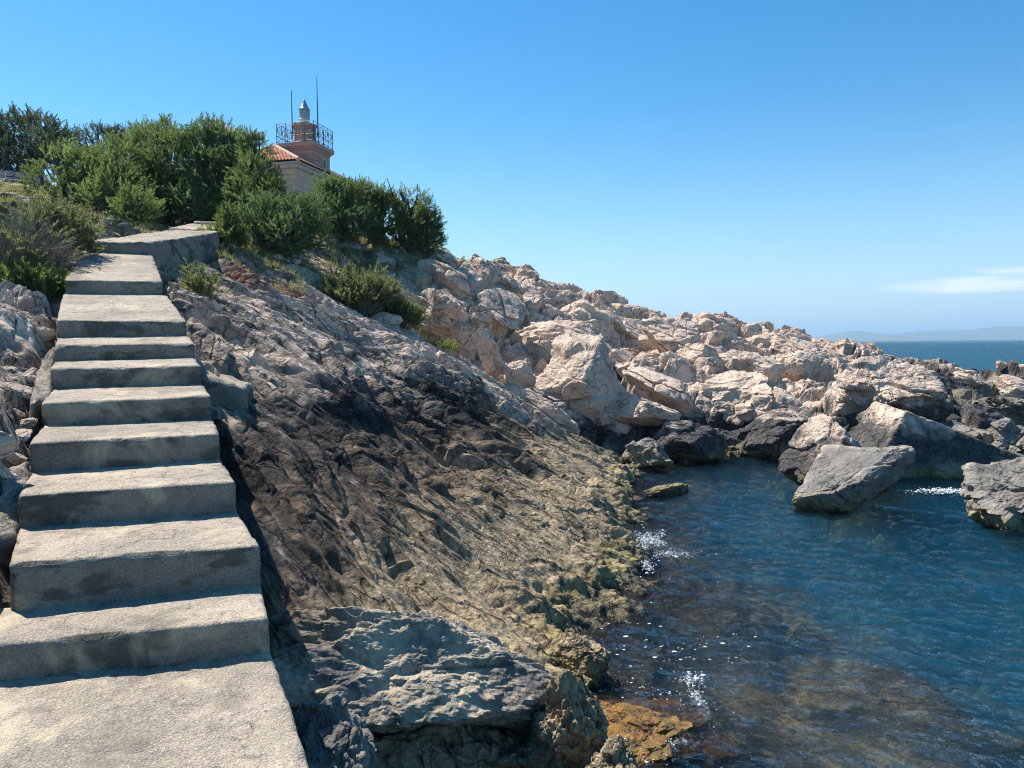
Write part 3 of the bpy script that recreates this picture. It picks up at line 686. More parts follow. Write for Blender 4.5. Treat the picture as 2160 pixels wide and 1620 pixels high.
# ------------------------------------------------------------------ staircase
def hexa(name, C, mat, parent, cell=.035, r=.022, rough=.010, seed=1):
    """C[i][j][k]: i 0 left/1 right, j 0 near/1 far, k 0 bottom/1 top. Worn block with rounded edges."""
    C = np.array(C, float)
    dims = np.array([np.linalg.norm(C[1, 0, 1] - C[0, 0, 1]), np.linalg.norm(C[0, 1, 1] - C[0, 0, 1]), np.linalg.norm(C[0, 0, 1] - C[0, 0, 0])])
    n = np.maximum(2, (dims / cell).astype(int)); n = np.minimum(n, 130)
    pts = []; fc = []; base = 0
    for axis in range(3):
        o1, o2 = [a for a in range(3) if a != axis]
        for side in (0, 1):
            if axis == 2 and side == 0: continue
            a = np.linspace(0, 1, n[o1] + 1); b = np.linspace(0, 1, n[o2] + 1)
            Ag, Bg = np.meshgrid(a, b, indexing='ij'); q = np.zeros(Ag.shape + (3,)); q[..., o1] = Ag; q[..., o2] = Bg; q[..., axis] = side
            pts.append(q.reshape(-1, 3)); ii = np.arange(Ag.size).reshape(Ag.shape) + base; base += Ag.size
            ff = np.stack([ii[:-1, :-1], ii[1:, :-1], ii[1:, 1:], ii[:-1, 1:]], -1).reshape(-1, 4)
            flip = (side == 0) ^ (axis == 1)
            fc.append(ff[:, ::-1] if flip else ff)
    q = np.concatenate(pts); f = np.concatenate(fc)
    # weld
    key = np.round(q * 100000).astype(np.int64); _, first, inv = np.unique(key, axis=0, return_index=True, return_inverse=True); inv = inv.ravel()
    q = q[first]; f = inv[f]
    mloc = q * dims; inner = np.clip(mloc, r, dims - r); dv = mloc - inner; ln = np.linalg.norm(dv, axis=1, keepdims=True)
    mloc = np.where(ln > 1e-9, inner + dv / np.maximum(ln, 1e-9) * np.minimum(ln, r), mloc); q2 = mloc / dims
    x, y, z = q2[:, 0:1], q2[:, 1:2], q2[:, 2:3]
    w = 0
    for i in (0, 1):
        for j in (0, 1):
            for k in (0, 1):
                w = w + C[i, j, k] * (x if i else 1 - x) * (y if j else 1 - y) * (z if k else 1 - z)
    X, Y, Z = w.T
    out = (q2 - .5); out = out / (np.abs(out).max(1, keepdims=True) + 1e-6); out = np.where(np.abs(out) > .97, out, 0)
    d = rough * (fbm3(X * 3, Y * 3, Z * 3, 3, seed) + .6 * fbm3(X * 18, Y * 18, Z * 18, 3, seed + 5))
    # chipped edges
    ed = (np.abs(out).sum(1) > 1.5); chip = np.clip(fbm3(X * 6, Y * 6, Z * 6, 3, seed + 9) - .25, 0, 1) * .03
    axv = [C[1, 0, 1] - C[0, 0, 1], C[0, 1, 1] - C[0, 0, 1], np.array([0, 0, 1.0])]
    for a in range(3):
        u_ = axv[a] / np.linalg.norm(axv[a]); w = w + u_ * (out[:, a:a + 1]) * (d - ed * chip)[:, None]
    w = w - np.array(parent.location)
    return mesh_obj(name, w, f, mat, parent, smooth=True)
stairs = empty('concrete_staircase', axis_pts[0], 'worn concrete steps climbing from the foreground landing to the bushes', 'staircase')
dn = np.array([0, 0, 1.0])
def drop(p, h): return np.array([p[0], p[1], p[2] - h])
for k in range(9):
    rb, rt, lb, lt = RP[k]; nb, _, nl, _ = RP[k + 1]
    bl, br = nl.copy(), nb.copy()
    if k == 0: bl = P(-130, 1300, 3.9)
    # push slightly under the next step
    back = .06 * (br - rt) / np.linalg.norm(br - rt)
    C = [[[drop(lt, .75), lt], [drop(bl, .75) + back, bl + back]], [[drop(rt, .75), rt], [drop(br, .75) + back, br + back]]]
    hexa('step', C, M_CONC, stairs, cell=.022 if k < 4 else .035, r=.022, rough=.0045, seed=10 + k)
# lowest landing
rb, rt, lb, lt = RP[0]
bk = dirE * .05
hexa('landing', [[[drop(land_near_L, .8), land_near_L], [drop(lb, .8) + bk, lb + bk]], [[drop(land_near_R, .8), land_near_R], [drop(rb, .8) + bk, rb + bk]]], M_CONC, stairs, cell=.028, r=.03, rough=.009, seed=77)
# upper path turning right
hexa('upper_path', [[[drop(T_B, 1.1), T_B], [drop(T_C, 1.2), T_C]], [[drop(T_A, 1.1), T_A], [drop(T_D, 1.2), T_D]]], M_CONC, stairs, cell=.06, r=.025, rough=.015, seed=31)
a, b, c_, d_ = P(356, 481, 17.5), P(447, 486, 16.9), P(410, 470, 20.5), P(478, 473, 20)
hexa('step', [[[drop(a, .6), a], [drop(c_, .6), c_]], [[drop(b, .6), b], [drop(d_, .6), d_]]], M_CONC, stairs, cell=.06, seed=41)
a, b, c_, d_ = P(408, 467, 19.8), P(470, 470, 19.4), P(430, 462, 23), P(490, 465, 22.5)
hexa('step', [[[drop(a, .5), a], [drop(c_, .6), c_]], [[drop(b, .5), b], [drop(d_, .6), d_]]], M_CONC, stairs, cell=.06, seed=43)
# mortar aprons on the left of the steps, small slab on the right
def quadblock(name, L4, h, seed, mat=M_CONC2, lab=None):
    nl_, nr_, fl2, fr2 = L4
    o = hexa(name, [[[drop(nl_, h), nl_], [drop(fl2, h), fl2]], [[drop(nr_, h), nr_], [drop(fr2, h), fr2]]], mat, stairs, cell=.04, r=.05, rough=.03, seed=seed)
    if lab: o['label'] = lab
quadblock('mortar_apron', (P(60, 850, 6.0), P(108, 845, 6.3), P(85, 750, 7.2), P(118, 730, 7.7)), .35, 51)
quadblock('mortar_apron', (P(-60, 1160, 4.2), P(42, 1140, 4.5), P(10, 990, 5.0), P(66, 960, 5.3)), .35, 53)
quadblock('mortar_slab', (P(425, 795, 7.6), P(515, 818, 7.8), P(418, 776, 8.3), P(535, 806, 8.6)), .3, 55)

# ------------------------------------------------------------------ rocks
def ico(sub):
    import bmesh
    bm = bmesh.new(); bmesh.ops.create_icosphere(bm, subdivisions=sub, radius=1.0)
    v = np.array([q.co[:] for q in bm.verts]); f = np.array([[w.index for w in q.verts] for q in bm.faces]); bm.free(); return v, f
ICO = {s: ico(s) for s in (4, 5, 6, 7)}
def rock_shape(seed, sub=5, planes=14, dims=(1, 1, 1), rough=.05, fine=.02, sharp=70., normals=None, fac=1.0, dmin=.52):
    rg = np.random.default_rng(seed); v, f = ICO[sub]
    n = rg.normal(size=(planes, 3)); n /= np.linalg.norm(n, axis=1, keepdims=True); d = rg.uniform(dmin, .95, planes)
    if normals is not None:
        nn = np.array([q[:3] for q in normals], float); nn /= np.linalg.norm(nn, axis=1, keepdims=True); n = np.concatenate([n, nn]); d = np.concatenate([d, [q[3] for q in normals]])
    c = v @ n.T; inv = np.where(c > 1e-3, c / d, 0)
    inv = np.concatenate([inv, np.full((len(v), 1), .97)], 1)
    s = (inv ** sharp).sum(1) ** (1 / sharp); r = 1 / s
    p = v * r[:, None]
    o = rg.uniform(0, 50, 3)
    q = p + o
    disp = rough * fbm3(q[:, 0] * 2, q[:, 1] * 2, q[:, 2] * 2, 5, seed, .55)
    # broken ledges
    ld = np.dot(p, n[0]) * 5 + .8 * fbm3(q[:, 0] * 1.5, q[:, 1] * 1.5, q[:, 2] * 1.5, 3, seed + 4); disp += (.035 if fine < .025 or sharp == 70. and fine != .045 else 0.0) * (np.abs(np.mod(ld, 1) - .5) ** .5 - .4) * (rough / .05)
    disp += fine * fbm3(q[:, 0] * 9, q[:, 1] * 9, q[:, 2] * 9, 4, seed + 8, .6)
    wq_ = p + .05 * np.stack([fbm3(q[:, 0] * 2.5, q[:, 1] * 2.5, q[:, 2] * 2.5, 2, seed + 40 + a) for a in range(3)], -1)
    disp += fac * (
 .20 * facets3((wq_ + o) * np.array([1.0, 1.3, 1.6]), seed, .08) + .06 * facets3((wq_ + o) * np.array([3.4, 4.2, 5.2]), seed + 60, .16))
    p = p * (1 + disp)[:, None]
    return p * np.array(dims), f
def place_rock(name, u, v, d, size, label, mat, seed, rot=(0, 0, 0), cat='boulder', sub=6, group=None, z=None, **kw):
    p, f = rock_shape(seed, sub, dims=size, **kw)
    o = mesh_obj(name, p, f, mat, smooth=False)
    c = P(u, v, d); o.location = c if z is None else (c[0], c[1], z); o.rotation_euler = rot
    return tag(o, label, cat, group)
HERO = []
# sizes are half extents in metres: x, y, z
place_rock('boulder', 868, 1430, 5.0, (1.08, .66, .58), 'large pale pitted limestone block beside the lowest steps', M_BLOCK, 11, (R(-12), R(7), R(14)), sub=7, rough=.085, fine=.045, fac=.45, normals=[(0, -1, .55, .60), (0, .1, 1, .72), (.1, -.5, -1, .55)], planes=8)
place_rock('boulder', 1215, 1560, 4.75, (.24, .30, .42), 'olive jagged rock right of the pale pitted block', M_ROCK, 12, (0, R(-12), R(30)), rough=.14, fine=.05)
place_rock('boulder', 1290, 1640, 4.35, (.20, .24, .22), 'small olive crusted rock in the splash at the bottom edge', M_ROCK, 13, (0, 0, R(50)), rough=.16, fine=.05)
place_rock('boulder', 690, 1590, 4.0, (.22, .35, .3), 'brown grey stone wedged under the landing edge', M_GREY, 14, (0, 0, R(20)), rough=.1)
place_rock('boulder', 1212, 1410, 6.35, (.34, .3, .27), 'round brown crusted rock lump at the waters edge', M_ROCK, 15, (0, 0, R(10)), rough=.07, fine=.03)
place_rock('seaweed_rock', 1360, 1510, 5.55, (.58, .75, .17), 'low rock covered in orange brown seaweed among the foam', M_ALGAE, 16, (0, 0, R(-15)), cat='rock', rough=.12, fine=.05, z=-.07)
place_rock('boulder', 1785, 1012, 12.8, (1.08, .95, .62), 'pale wedge shaped boulder lying in the cove, front of three', M_GREY, 17, (R(-4), R(-20), R(8)), rough=.05, fac=.8, normals=[(-.4, -.5, 1, .40), (.3, -1, -.5, .55), (-.8, -.8, .2, .6)])
place_rock('boulder', 1765, 960, 14.6, (.95, .9, .95), 'grey pyramid boulder with pink top behind the wedge boulder', M_ROCK, 18, (0, 0, R(8)), rough=.04, planes=5, dmin=.8, normals=[(-.75, -.3, .6, .38), (.7, -.2, .65, .42), (0, -.9, .45, .48)])
place_rock('boulder', 1960, 945, 16.2, (2.1, 1.4, 1.35), 'biggest dark faced boulder with a ridge sloping to the right', M_ROCK, 19, (0, R(2), R(-4)), rough=.03, sub=6, fac=.5, planes=5, dmin=.85, normals=[(.5, 0, .87, .36), (-.88, -.1, .45, .60), (.15, -.93, .35, .45)])
place_rock('boulder', 2190, 1040, 11.4, (.95, .9, .85), 'furrowed grey boulder cut off by the right edge', M_GREY, 63, (0, R(6), R(10)), rough=.07, fine=.03, planes=6, dmin=.8, normals=[(-.75, -.3, .6, .55), (.1, -.85, .5, .55), (-.2, .2, 1, .6)])
place_rock('boulder', 1408, 1027, 14.2, (.50, .32, .14), 'flat olive rock just breaking the water in the cove', M_ROCK, 21, (0, R(-6), R(8)), rough=.1, fine=.06, z=.03)
place_rock('boulder', 1365, 962, 17.0, (.5, .5, .36), 'small grey boulder with yellow foot at the cove corner', M_GREY, 22, (0, 0, R(40)), rough=.07)
place_rock('boulder', 2040, 935, 18.5, (.85, .9, .55), 'rounded grey boulder behind the dark faced boulder', M_GREY, 24, (0, 0, R(10)), rough=.05)
place_rock('boulder', 2145, 935, 18, (.75, .8, .65), 'yellowish grey boulder at the right edge above the furrowed one', M_GREY, 25, (0, 0, R(60)), rough=.05)
place_rock('boulder', 2130, 870, 22, (.95, .9, .6), 'dark grey boulder at the right edge in front of the point', M_ROCK, 26, (0, 0, R(80)), rough=.05)
place_rock('boulder', 1230, 815, 19.2, (1.35, 1.2, 1.25), 'large creased pink boulder at the head of the dark ledges', M_PINK, 27, (R(10), R(18), R(-25)), rough=.05, normals=[(-.4, -.7, .75, .50), (.5, -.6, .7, .55)])
place_rock('boulder', 1030, 745, 18.8, (.35, .25, .62), 'upright pink slab leaning left above the ledges', M_PINK, 28, (R(10), R(-22), R(20)), rough=.05, planes=9)
place_rock('boulder', 1090, 800, 18.8, (.4, .4, .72), 'tall smooth pink boulder right of the leaning slab', M_PINK, 29, (0, R(6), R(0)), rough=.04)
place_rock('boulder', 812, 682, 18, (.38, .35, .42), 'pointed pink stone below the wide bush', M_PINK, 30, (R(20), R(-20), R(10)), rough=.05, planes=8)
place_rock('boulder', 935, 655, 20.5, (.45, .4, .36), 'rounded pink boulder right of the wide bush', M_PINK, 31, (0, 0, R(30)), rough=.03)
place_rock('boulder', 1575, 835, 20.5, (1.15, 1.1, .85), 'broad pink boulder with shaded right face above the shore rocks', M_PINK, 32, (0, R(-8), R(25)), rough=.04, normals=[(-.2, -.4, 1, .5), (.8, -.7, .1, .6)])
place_rock('boulder', 1690, 770, 26, (.95, .8, .62), 'clean angular pink block standing on the point', M_PINK, 33, (0, R(-15), R(20)), rough=.02, planes=7)
place_rock('boulder', 1440, 935, 18.2, (1.1, .9, .72), 'pink topped boulder with dark base standing in the water, left of the pair', M_ROCK, 34, (0, R(10), R(10)), rough=.05, normals=[(0, -.5, 1, .55)])
place_rock('boulder', 1620, 925, 18.6, (1.15, .9, .85), 'pink topped boulder with dark base standing in the water, right of the pair', M_ROCK, 35, (0, R(-14), R(-10)), rough=.05, normals=[(-.3, -.6, 1, .5)])
place_rock('boulder', 1880, 835, 20, (1.3, 1.0, .95), 'grey creased boulder behind the ridge of the dark faced boulder', M_ROCK, 36, (0, R(10), R(10)), rough=.07)
place_rock('boulder', 1350, 870, 18.9, (1.0, .8, .6), 'cracked pink boulder between the creased boulder and the water', M_PINK, 37, (R(-10), R(20), R(10)), rough=.06)
place_rock('boulder', 1160, 875, 18.0, (1.1, .5, .45), 'long tilted pink slab lying along the dark cleft', M_PINK, 38, (0, R(28), R(0)), rough=.04)
place_rock('boulder', 930, 1625, 4.75, (.62, .40, .34), 'dark wet rock in the hollow under the pitted limestone block', M_ROCK, 61, (0, R(8), R(10)), rough=.08, fine=.03)
place_rock('boulder', 1110, 1600, 4.9, (.36, .40, .30), 'dark rock between the pitted block and the olive jagged rock', M_ROCK, 62, (0, R(-8), R(40)), rough=.09, fine=.03)
# anonymous boulders of the field
VAR = []
for i in range(12):
    p, f = rock_shape(200 + i, 6, planes=7 + i % 6, dims=(1, .85 + .05 * (i % 4), .7 + .06 * (i % 5)), rough=.022, fine=.010)
    me_o = mesh_obj('boulder', p, f, M_PINK); VAR.append(me_o.data); bpy.data.objects.remove(me_o)
rb_ = random.Random(5); placed = []
tries = 0
def uv_of(p):
    r_ = np.array(p) - CAM; dd = r_ @ _F; return 1080 + F_PX * (r_ @ _R) / dd, 810 - F_PX * (r_ @ _U) / dd
XY = []
while len(XY) < 900: XY.append((rb_.uniform(-5, 26), rb_.uniform(18.4, 40)))
zb = terrain_z(np.array([q[0] for q in XY]), np.array([q[1] for q in XY]))
zones = {'near': ('angular pink limestone boulder on the broken slope above the cove', 'boulders on the slope above the cove'),
         'ridge': ('weathered pink limestone boulder along the skyline of the ridge', 'boulders along the ridge'),
         'point': ('dark edged limestone boulder on the low rocky point at the right', 'boulders on the low point')}
for (x, y), z in zip(XY, zb):
    if len(placed) >= 170: break
    if y + .35 * x < 19.4: continue
    if x < (-2.5 + (y - 20) * .05): continue
    u, v = uv_of((x, y, z))
    if u < 880 or u > 2230 or z < .25: continue
    s = rb_.uniform(.35, .95) * (1 + .012 * (y - 18)) * (1.35 if rb_.random() < .14 else 1)
    if u > 1780: s *= .7
    if v < np.interp(u, [900, 1200, 1500, 1790, 1850, 2160], [535, 615, 680, 740, 755, 790]) + 16: s *= .6
    if any((x - a) ** 2 + (y - b) ** 2 < (.55 * (s + c)) ** 2 for a, b, c in placed): continue
    placed.append((x, y, s))
    o = bpy.data.objects.new('boulder', rb_.choice(VAR)); COL.objects.link(o)
    o.location = (x, y, z + s * rb_.uniform(-.42, -.05)); o.rotation_euler = (rb_.uniform(-.25, .25), .35 + rb_.uniform(-.3, .3), rb_.choice((0, math.pi)) * 0 - .3 + rb_.uniform(-.5, .5))
    o.scale = (s * rb_.uniform(1.0, 1.5), s * rb_.uniform(.75, 1.1), s * rb_.uniform(.7, 1.1))
    zn_ = 'point' if u > 1790 else ('ridge' if y > 28 else 'near')
    tag(o, zones[zn_][0], 'boulder', zones[zn_][1])
# loose stones on the slope by the bushes
for i in range(26):
    u = rb_.uniform(560, 900); v = 505 + (u - 560) * .05 + rb_.uniform(10, 75); d = lerp(20.5, 17.5, (v - 505) / 90)
    p = P(u, v, d); s = rb_.uniform(.08, .22)
    o = bpy.data.objects.new('stone', rb_.choice(VAR)); COL.objects.link(o)
    o.location = (p[0], p[1], tz(p[0], p[1]) + s * .2); o.scale = (s * 1.3, s, s * .8); o.rotation_euler = (rb_.uniform(-.5, .5), rb_.uniform(-.5, .5), rb_.uniform(0, 6))
    tag(o, 'loose pale stone on the dry slope between the bushes', 'stone', 'loose stones below the bushes')

for k in range(9):
    for sd in (0, 1):
        for q in range(2 if sd else 3):
            t_ = rb_.random(); a_, b_ = (RP[k][0], RP[k + 1][0]) if sd else (RP[k][2], RP[k + 1][2])
            p = lerp(a_, b_, t_); sgn = 1 if sd else -1; off = rb_.uniform(.05, .22) + (.08 if sd else 0); x_, y_ = p[0] + sgn * off, p[1]
            if (sd == 0 and k < 2) or (sd == 1 and k < 7): continue
            s = rb_.uniform(.05, .12); o = bpy.data.objects.new('stone', rb_.choice(VAR)); COL.objects.link(o)
            o.location = (x_, y_, tz(x_, y_) + s * .25); o.scale = (s * 1.3, s, s * .8); o.rotation_euler = (rb_.uniform(-.5, .5), rb_.uniform(-.5, .5), rb_.uniform(0, 6))
            tag(o, 'small stone lying in the gap beside the concrete steps', 'stone', 'stones beside the steps')
# ------------------------------------------------------------------ foliage
def spray_template(seed, n=36, curl=.35, w=.034, l=.30, spread=.75):
    rg = np.random.default_rng(seed); V = []
    side = rg.uniform(0, 6.28)
    for i in range(n):
        t = (i + rg.uniform(0, 1)) / n
        p = np.array([curl * t * t * math.cos(side), curl * t * t * math.sin(side), t])
        a = rg.uniform(0, 6.28); out = np.array([math.cos(a), math.sin(a), 0])
        ln = l * (1.15 - .65 * t) * rg.uniform(.7, 1.2)
        dr = out * spread * rg.uniform(.5, 1.3) + np.array([0, 0, 1.0]); dr /= np.linalg.norm(dr)
        sd = np.cross(dr, rg.normal(size=3)); sd /= np.linalg.norm(sd)
        V += [p - sd * w * .35, p + dr * ln * .55 + sd * w, p + dr * ln, p + dr * ln * .5 - sd * w]
    return np.array(V)
SPRAY = [spray_template(i) for i in range(8)]
SPR_PINE = [spray_template(50 + i, 40, .1, .03, .4, 1.3) for i in range(5)]
def foliage_mesh(pos, dirs, size, tint, tmpl, rg):
    V = []; T = []
    k = rg.integers(0, len(tmpl), len(pos))
    z = dirs / np.linalg.norm(dirs, axis=1, keepdims=True)
    r = rg.normal(size=z.shape); x = np.cross(z, r); x /= np.linalg.norm(x, axis=1, keepdims=True); y = np.cross(z, x)
    for t in range(len(tmpl)):
        sel = np.where(k == t)[0]
        if not len(sel): continue
        tv = tmpl[t]
        w = (tv[None, :, 0:1] * x[sel][:, None] + tv[None, :, 1:2] * y[sel][:, None] + tv[None, :, 2:3] * z[sel][:, None]) * size[sel][:, None, None] + pos[sel][:, None]
        V.append(w.reshape(-1, 3)); T.append(np.repeat(tint[sel], len(tv) // 4))
    V = np.concatenate(V); T = np.concatenate(T); f = np.arange(len(V)).reshape(-1, 4)
    return V, f, np.clip(T + rg.normal(0, .08, len(T)), 0, 1)
def tree(name, label, cat, base, lobes, leaf, seed, spray=.55, dens=1.0, lean=(0.15, 0, 0), group=None, tmpl=SPRAY, trunk_r=.16, upw=1.0, parts=('trunk', 'crown')):
    """lobes: list of (u, v, radius_px, d[, vertical stretch])"""
    rg = np.random.default_rng(seed); spray *= .5; dens *= .85
    b = P(*base); b[2] = tz(b[0], b[1]) - .1
    root = empty(name, b, label, cat, group)
    pos = []; dr = []; tn = []
    tr = MB()
    for L_ in lobes:
        u, v, rpx, d = L_[:4]; st = L_[4] if len(L_) > 4 else 1.0
        c = P(u, v, d); r = rpx * d / F_PX
        n = int(dens * 62 * (r * r * st) / (spray * spray) * 1.15)
        s = rg.normal(size=(n, 3)); s /= np.linalg.norm(s, axis=1, keepdims=True)
        rad = rg.uniform(.35, 1.0, n) ** .55
        nz_ = fbm3(s[:, 0] * 1.8 + u, s[:, 1] * 1.8 + v, s[:, 2] * 1.8, 3, seed)
        rad = rad * (1 + .22 * nz_)
        p = c + s * rad[:, None] * np.array([r, r * .9, r * st])
        # thin some areas so that gaps stay open
        keep = fbm3(p[:, 0] * 1.3, p[:, 1] * 1.3, p[:, 2] * 1.3, 2, seed + 3) > -.55
        p = p[keep]; s = s[keep]; rad = rad[keep]
        p = p - np.array([0, 0, spray * .5])
        dd = s * 1.0 + np.array([0, 0, .75 * upw]) + np.array(lean) + rg.normal(0, .38, s.shape)
        pos.append(p); dr.append(dd); tn.append(np.clip(.42 + .22 * fbm3(p[:, 0] * .9, p[:, 1] * .9, p[:, 2] * .9, 2, seed + 5) * 2 + rg.normal(0, .14, len(p)), 0, 1))
        # limbs
        mid = (b + c) / 2 + rg.normal(0, .15 * r, 3) + np.array([0, 0, -.1 * r])
        tr.tube([b + rg.normal(0, .05, 3), lerp(b, mid, .5) + rg.normal(0, .08, 3), mid, lerp(mid, c, .6) + rg.normal(0, .1, 3), c + np.array([0, 0, r * .3])], [trunk_r, trunk_r * .8, trunk_r * .6, trunk_r * .4, trunk_r * .15], 6)
        for q in range(7):
            e = c + rg.normal(0, .55, 3) * r; a0 = lerp(b, c, rg.uniform(.35, .9)); tr.tube([a0, lerp(a0, e, .5) + rg.normal(0, .08, 3), e], [trunk_r * .3, trunk_r * .2, trunk_r * .06], 4)
    pos = np.concatenate(pos); dr = np.concatenate(dr); tn = np.concatenate(tn)
    tr.build(parts[0], M_BARK, root, True)
    V, f, T = foliage_mesh(pos, dr, spray * rg.uniform(.7, 1.25, len(pos)), tn, tmpl, rg)
    o = mesh_obj(parts[1], V - b, f, leaf, root, fattr={'tint': T})
    return root
G1 = 'bushes on the slope below the lighthouse'
tree('pine_tree', 'tall dark tree at the far left edge behind the stone wall', 'tree', (50, 350, 30), [(30, 290, 60, 31), (80, 272, 42, 31), (10, 335, 45, 30), (95, 310, 40, 30), (-40, 290, 60, 31), (118, 275, 22, 31)], M_PINE, 1, .75, .9)
tree('pine_tree', 'small grey green pine behind the big bushes at the left', 'tree', (135, 330, 36), [(140, 300, 28, 36), (120, 320, 30, 36), (150, 282, 14, 36)], M_PINE, 2, .7, .6)
tree('pine_tree', 'distant grey green pine peeping over the big bushes', 'tree', (215, 330, 46), [(205, 283, 28, 46, .8), (240, 285, 26, 46, .8), (270, 290, 22, 46), (180, 295, 16, 46)], M_PINE, 3, .9, .9)
tree('tamarisk_bush', 'bright green feathery bush at the left end of the row', 'bush', (150, 415, 21), [(140, 350, 50, 21), (90, 375, 36, 21), (195, 370, 52, 21), (150, 395, 36, 20.5), (110, 330, 26, 21)], M_LEAF, 4, .5)
tree('tamarisk_bush', 'green bush spilling down to the rock left of the steps', 'bush', (240, 470, 20), [(255, 400, 60, 20.5), (210, 420, 42, 20), (285, 435, 45, 19.5), (230, 360, 45, 21), (190, 345, 35, 21.5), (250, 330, 42, 21.5)], M_LEAF, 5, .5)
tree('tamarisk_bush', 'tallest broad feathery bush in the middle of the row', 'bush', (350, 480, 22), [(330, 310, 52, 22.5), (290, 330, 45, 22.5), (370, 330, 60, 22), (330, 400, 70, 22), (380, 420, 60, 21.5), (310, 285, 30, 23), (350, 275, 24, 23)], M_LEAF, 6, .55)
tree('tamarisk_bush', 'dark green tall bush right of the tallest one', 'bush', (450, 480, 21.5), [(430, 310, 50, 22), (470, 295, 34, 22), (497, 300, 22, 22), (455, 370, 65, 21.5), (410, 425, 45, 21), (470, 440, 40, 21), (440, 275, 26, 22), (500, 350, 40, 21.5), (500, 430, 45, 21)], M_LEAF2, 7, .55)
tree('juniper_bush', 'pointed bush standing close left of the lighthouse', 'bush', (550, 480, 20.5), [(538, 312, 27, 21, 1.2), (540, 365, 44, 20.5), (525, 400, 45, 20.5), (525, 290, 16, 21, 1.4), (565, 405, 38, 20), (515, 350, 30, 21)], M_LEAF, 8, .48)
tree('juniper_bush', 'very dark twiggy bush in front of the lighthouse wall', 'bush', (580, 515, 19), [(560, 450, 52, 19), (620, 460, 50, 19), (650, 445, 40, 19.5), (600, 490, 42, 18.5), (530, 475, 40, 18.8), (660, 490, 34, 19)], M_LEAF2, 9, .42, .8)
tree('tamarisk_bush', 'small bright bush hanging over the end of the path', 'bush', (485, 505, 17.3), [(482, 470, 24, 17.3), (478, 445, 16, 17.3), (498, 482, 18, 17.2)], M_LEAF3, 10, .3, .9)
tree('juniper_bush', 'grey green bush right below the lighthouse', 'bush', (720, 480, 23), [(700, 405, 36, 23), (735, 410, 34, 23), (690, 440, 34, 22.5), (735, 455, 48, 22.5), (700, 385, 16, 23)], M_LEAF2, 11, .48, 1.0)
tree('juniper_bush', 'rounded green bush between the lighthouse and the end of the row', 'bush', (800, 500, 23.5), [(775, 420, 38, 23.5), (805, 455, 45, 23.5), (770, 475, 40, 23), (760, 400, 18, 23.5), (810, 410, 20, 23.5)], M_LEAF, 12, .46, 1.0)
tree('juniper_bush', 'wind leaning bush at the right end of the row', 'bush', (870, 515, 24), [(860, 430, 36, 24), (875, 475, 46, 24), (905, 495, 28, 24), (840, 495, 30, 23.8), (845, 412, 22, 24), (880, 425, 26, 24), (902, 462, 26, 24), (912, 505, 20, 24)], M_LEAF, 13, .45, 1.0)
# shrubs: twigs + green tips
def shrub(name, label, base, wpx, hpx, n, leaf, seed, green=.6, twig=.006, lean=.0, spray=.16, tint=.5):
    rg = np.random.default_rng(seed); b = P(*base); b[2] = tz(b[0], b[1]) - .03; d = base[2]
    root = empty(name, b, label, 'bush'); w = wpx * d / F_PX / 2; h = hpx * d / F_PX
    tw = MB(); pos = []; dr = []
    for i in range(n):
        a = rg.uniform(0, 6.28); rr_ = math.sqrt(rg.uniform(0, 1)); o_ = np.array([math.cos(a), math.sin(a), 0]) * rr_
        s0 = b + o_ * w * .35; s0[2] = tz(s0[0], s0[1]) - .02 if i % 5 == 0 else b[2]
        e = b + o_ * w * 1.0 + np.array([lean * h, 0, h * (1 - .45 * rr_ ** 2) * rg.uniform(.55, 1.05)])
        m_ = lerp(s0, e, .5) + np.array([0, 0, .12 * h]) * rr_ + rg.normal(0, .03 * h, 3)
        tw.tube([s0, m_, e], [twig * 1.6, twig, twig * .4], 3)
        for q in range(3):
            f0 = lerp(m_, e, rg.uniform(0, .8)); e2 = f0 + (e - m_) * rg.uniform(.3, .6) + rg.normal(0, .09 * h, 3)
            tw.tube([f0, e2], [twig * .7, twig * .3], 3)
            if rg.uniform() < green: pos.append(e2 - np.array([0, 0, spray * .6])); dr.append(e2 - f0 + np.array([0, 0, .1]))
            if rg.uniform() < green: pos.append(lerp(f0, e2, .3)); dr.append(e2 - f0 + rg.normal(0, .05, 3))
    tw.build('twigs', M_TWIG, root)
    if pos:
        pos = np.array(pos); dr = np.array(dr); V, f, T = foliage_mesh(pos, dr, spray * rg.uniform(.7, 1.3, len(pos)), np.full(len(pos), tint) + rg.normal(0, .15, len(pos)), SPRAY, rg)
        mesh_obj('foliage', V - b, f, leaf, root, fattr={'tint': T})
    return root
shrub('dry_shrub', 'bare grey brown twiggy shrub at the left edge above the rock', (35, 560, 10.6), 230, 175, 520, M_OLIVE, 21, .03, .005, .05, .2)
shrub('dry_shrub', 'half green shrub beside the upper left of the steps', (110, 545, 11.8), 150, 130, 300, M_OLIVE, 22, .28, .005, .08, .22)
shrub('shrub', 'low bright green shrub at the left side of the narrow steps', (75, 610, 10.2), 130, 80, 110, M_LEAF3, 23, .9, .005, 0, .2, .6)
shrub('shrub', 'small leafy shrub right of the upper steps', (425, 630, 12.3), 66, 78, 30, M_OLIVE, 24, .8, .005, 0, .2, .7)
shrub('shrub', 'wide olive green bush in the middle of the rocky slope', (760, 648, 18.3), 170, 88, 420, M_OLIVE, 25, .75, .009, 0, .22, .55)
shrub('shrub', 'low dark right arm of the wide bush on the slope', (840, 656, 18.8), 76, 50, 130, M_OLIVE, 26, .7, .008, .1, .28, .5)
shrub('shrub', 'low green tuft bush by the path end', (480, 545, 17.3), 80, 40, 70, M_LEAF3, 27, .95, .006, 0, .25, .45)
shrub('shrub', 'tiny dark pine seedling on the skyline of the ridge', (1008, 572, 27), 34, 32, 34, M_PINE, 28, .95, .01, 0, .35, .3)
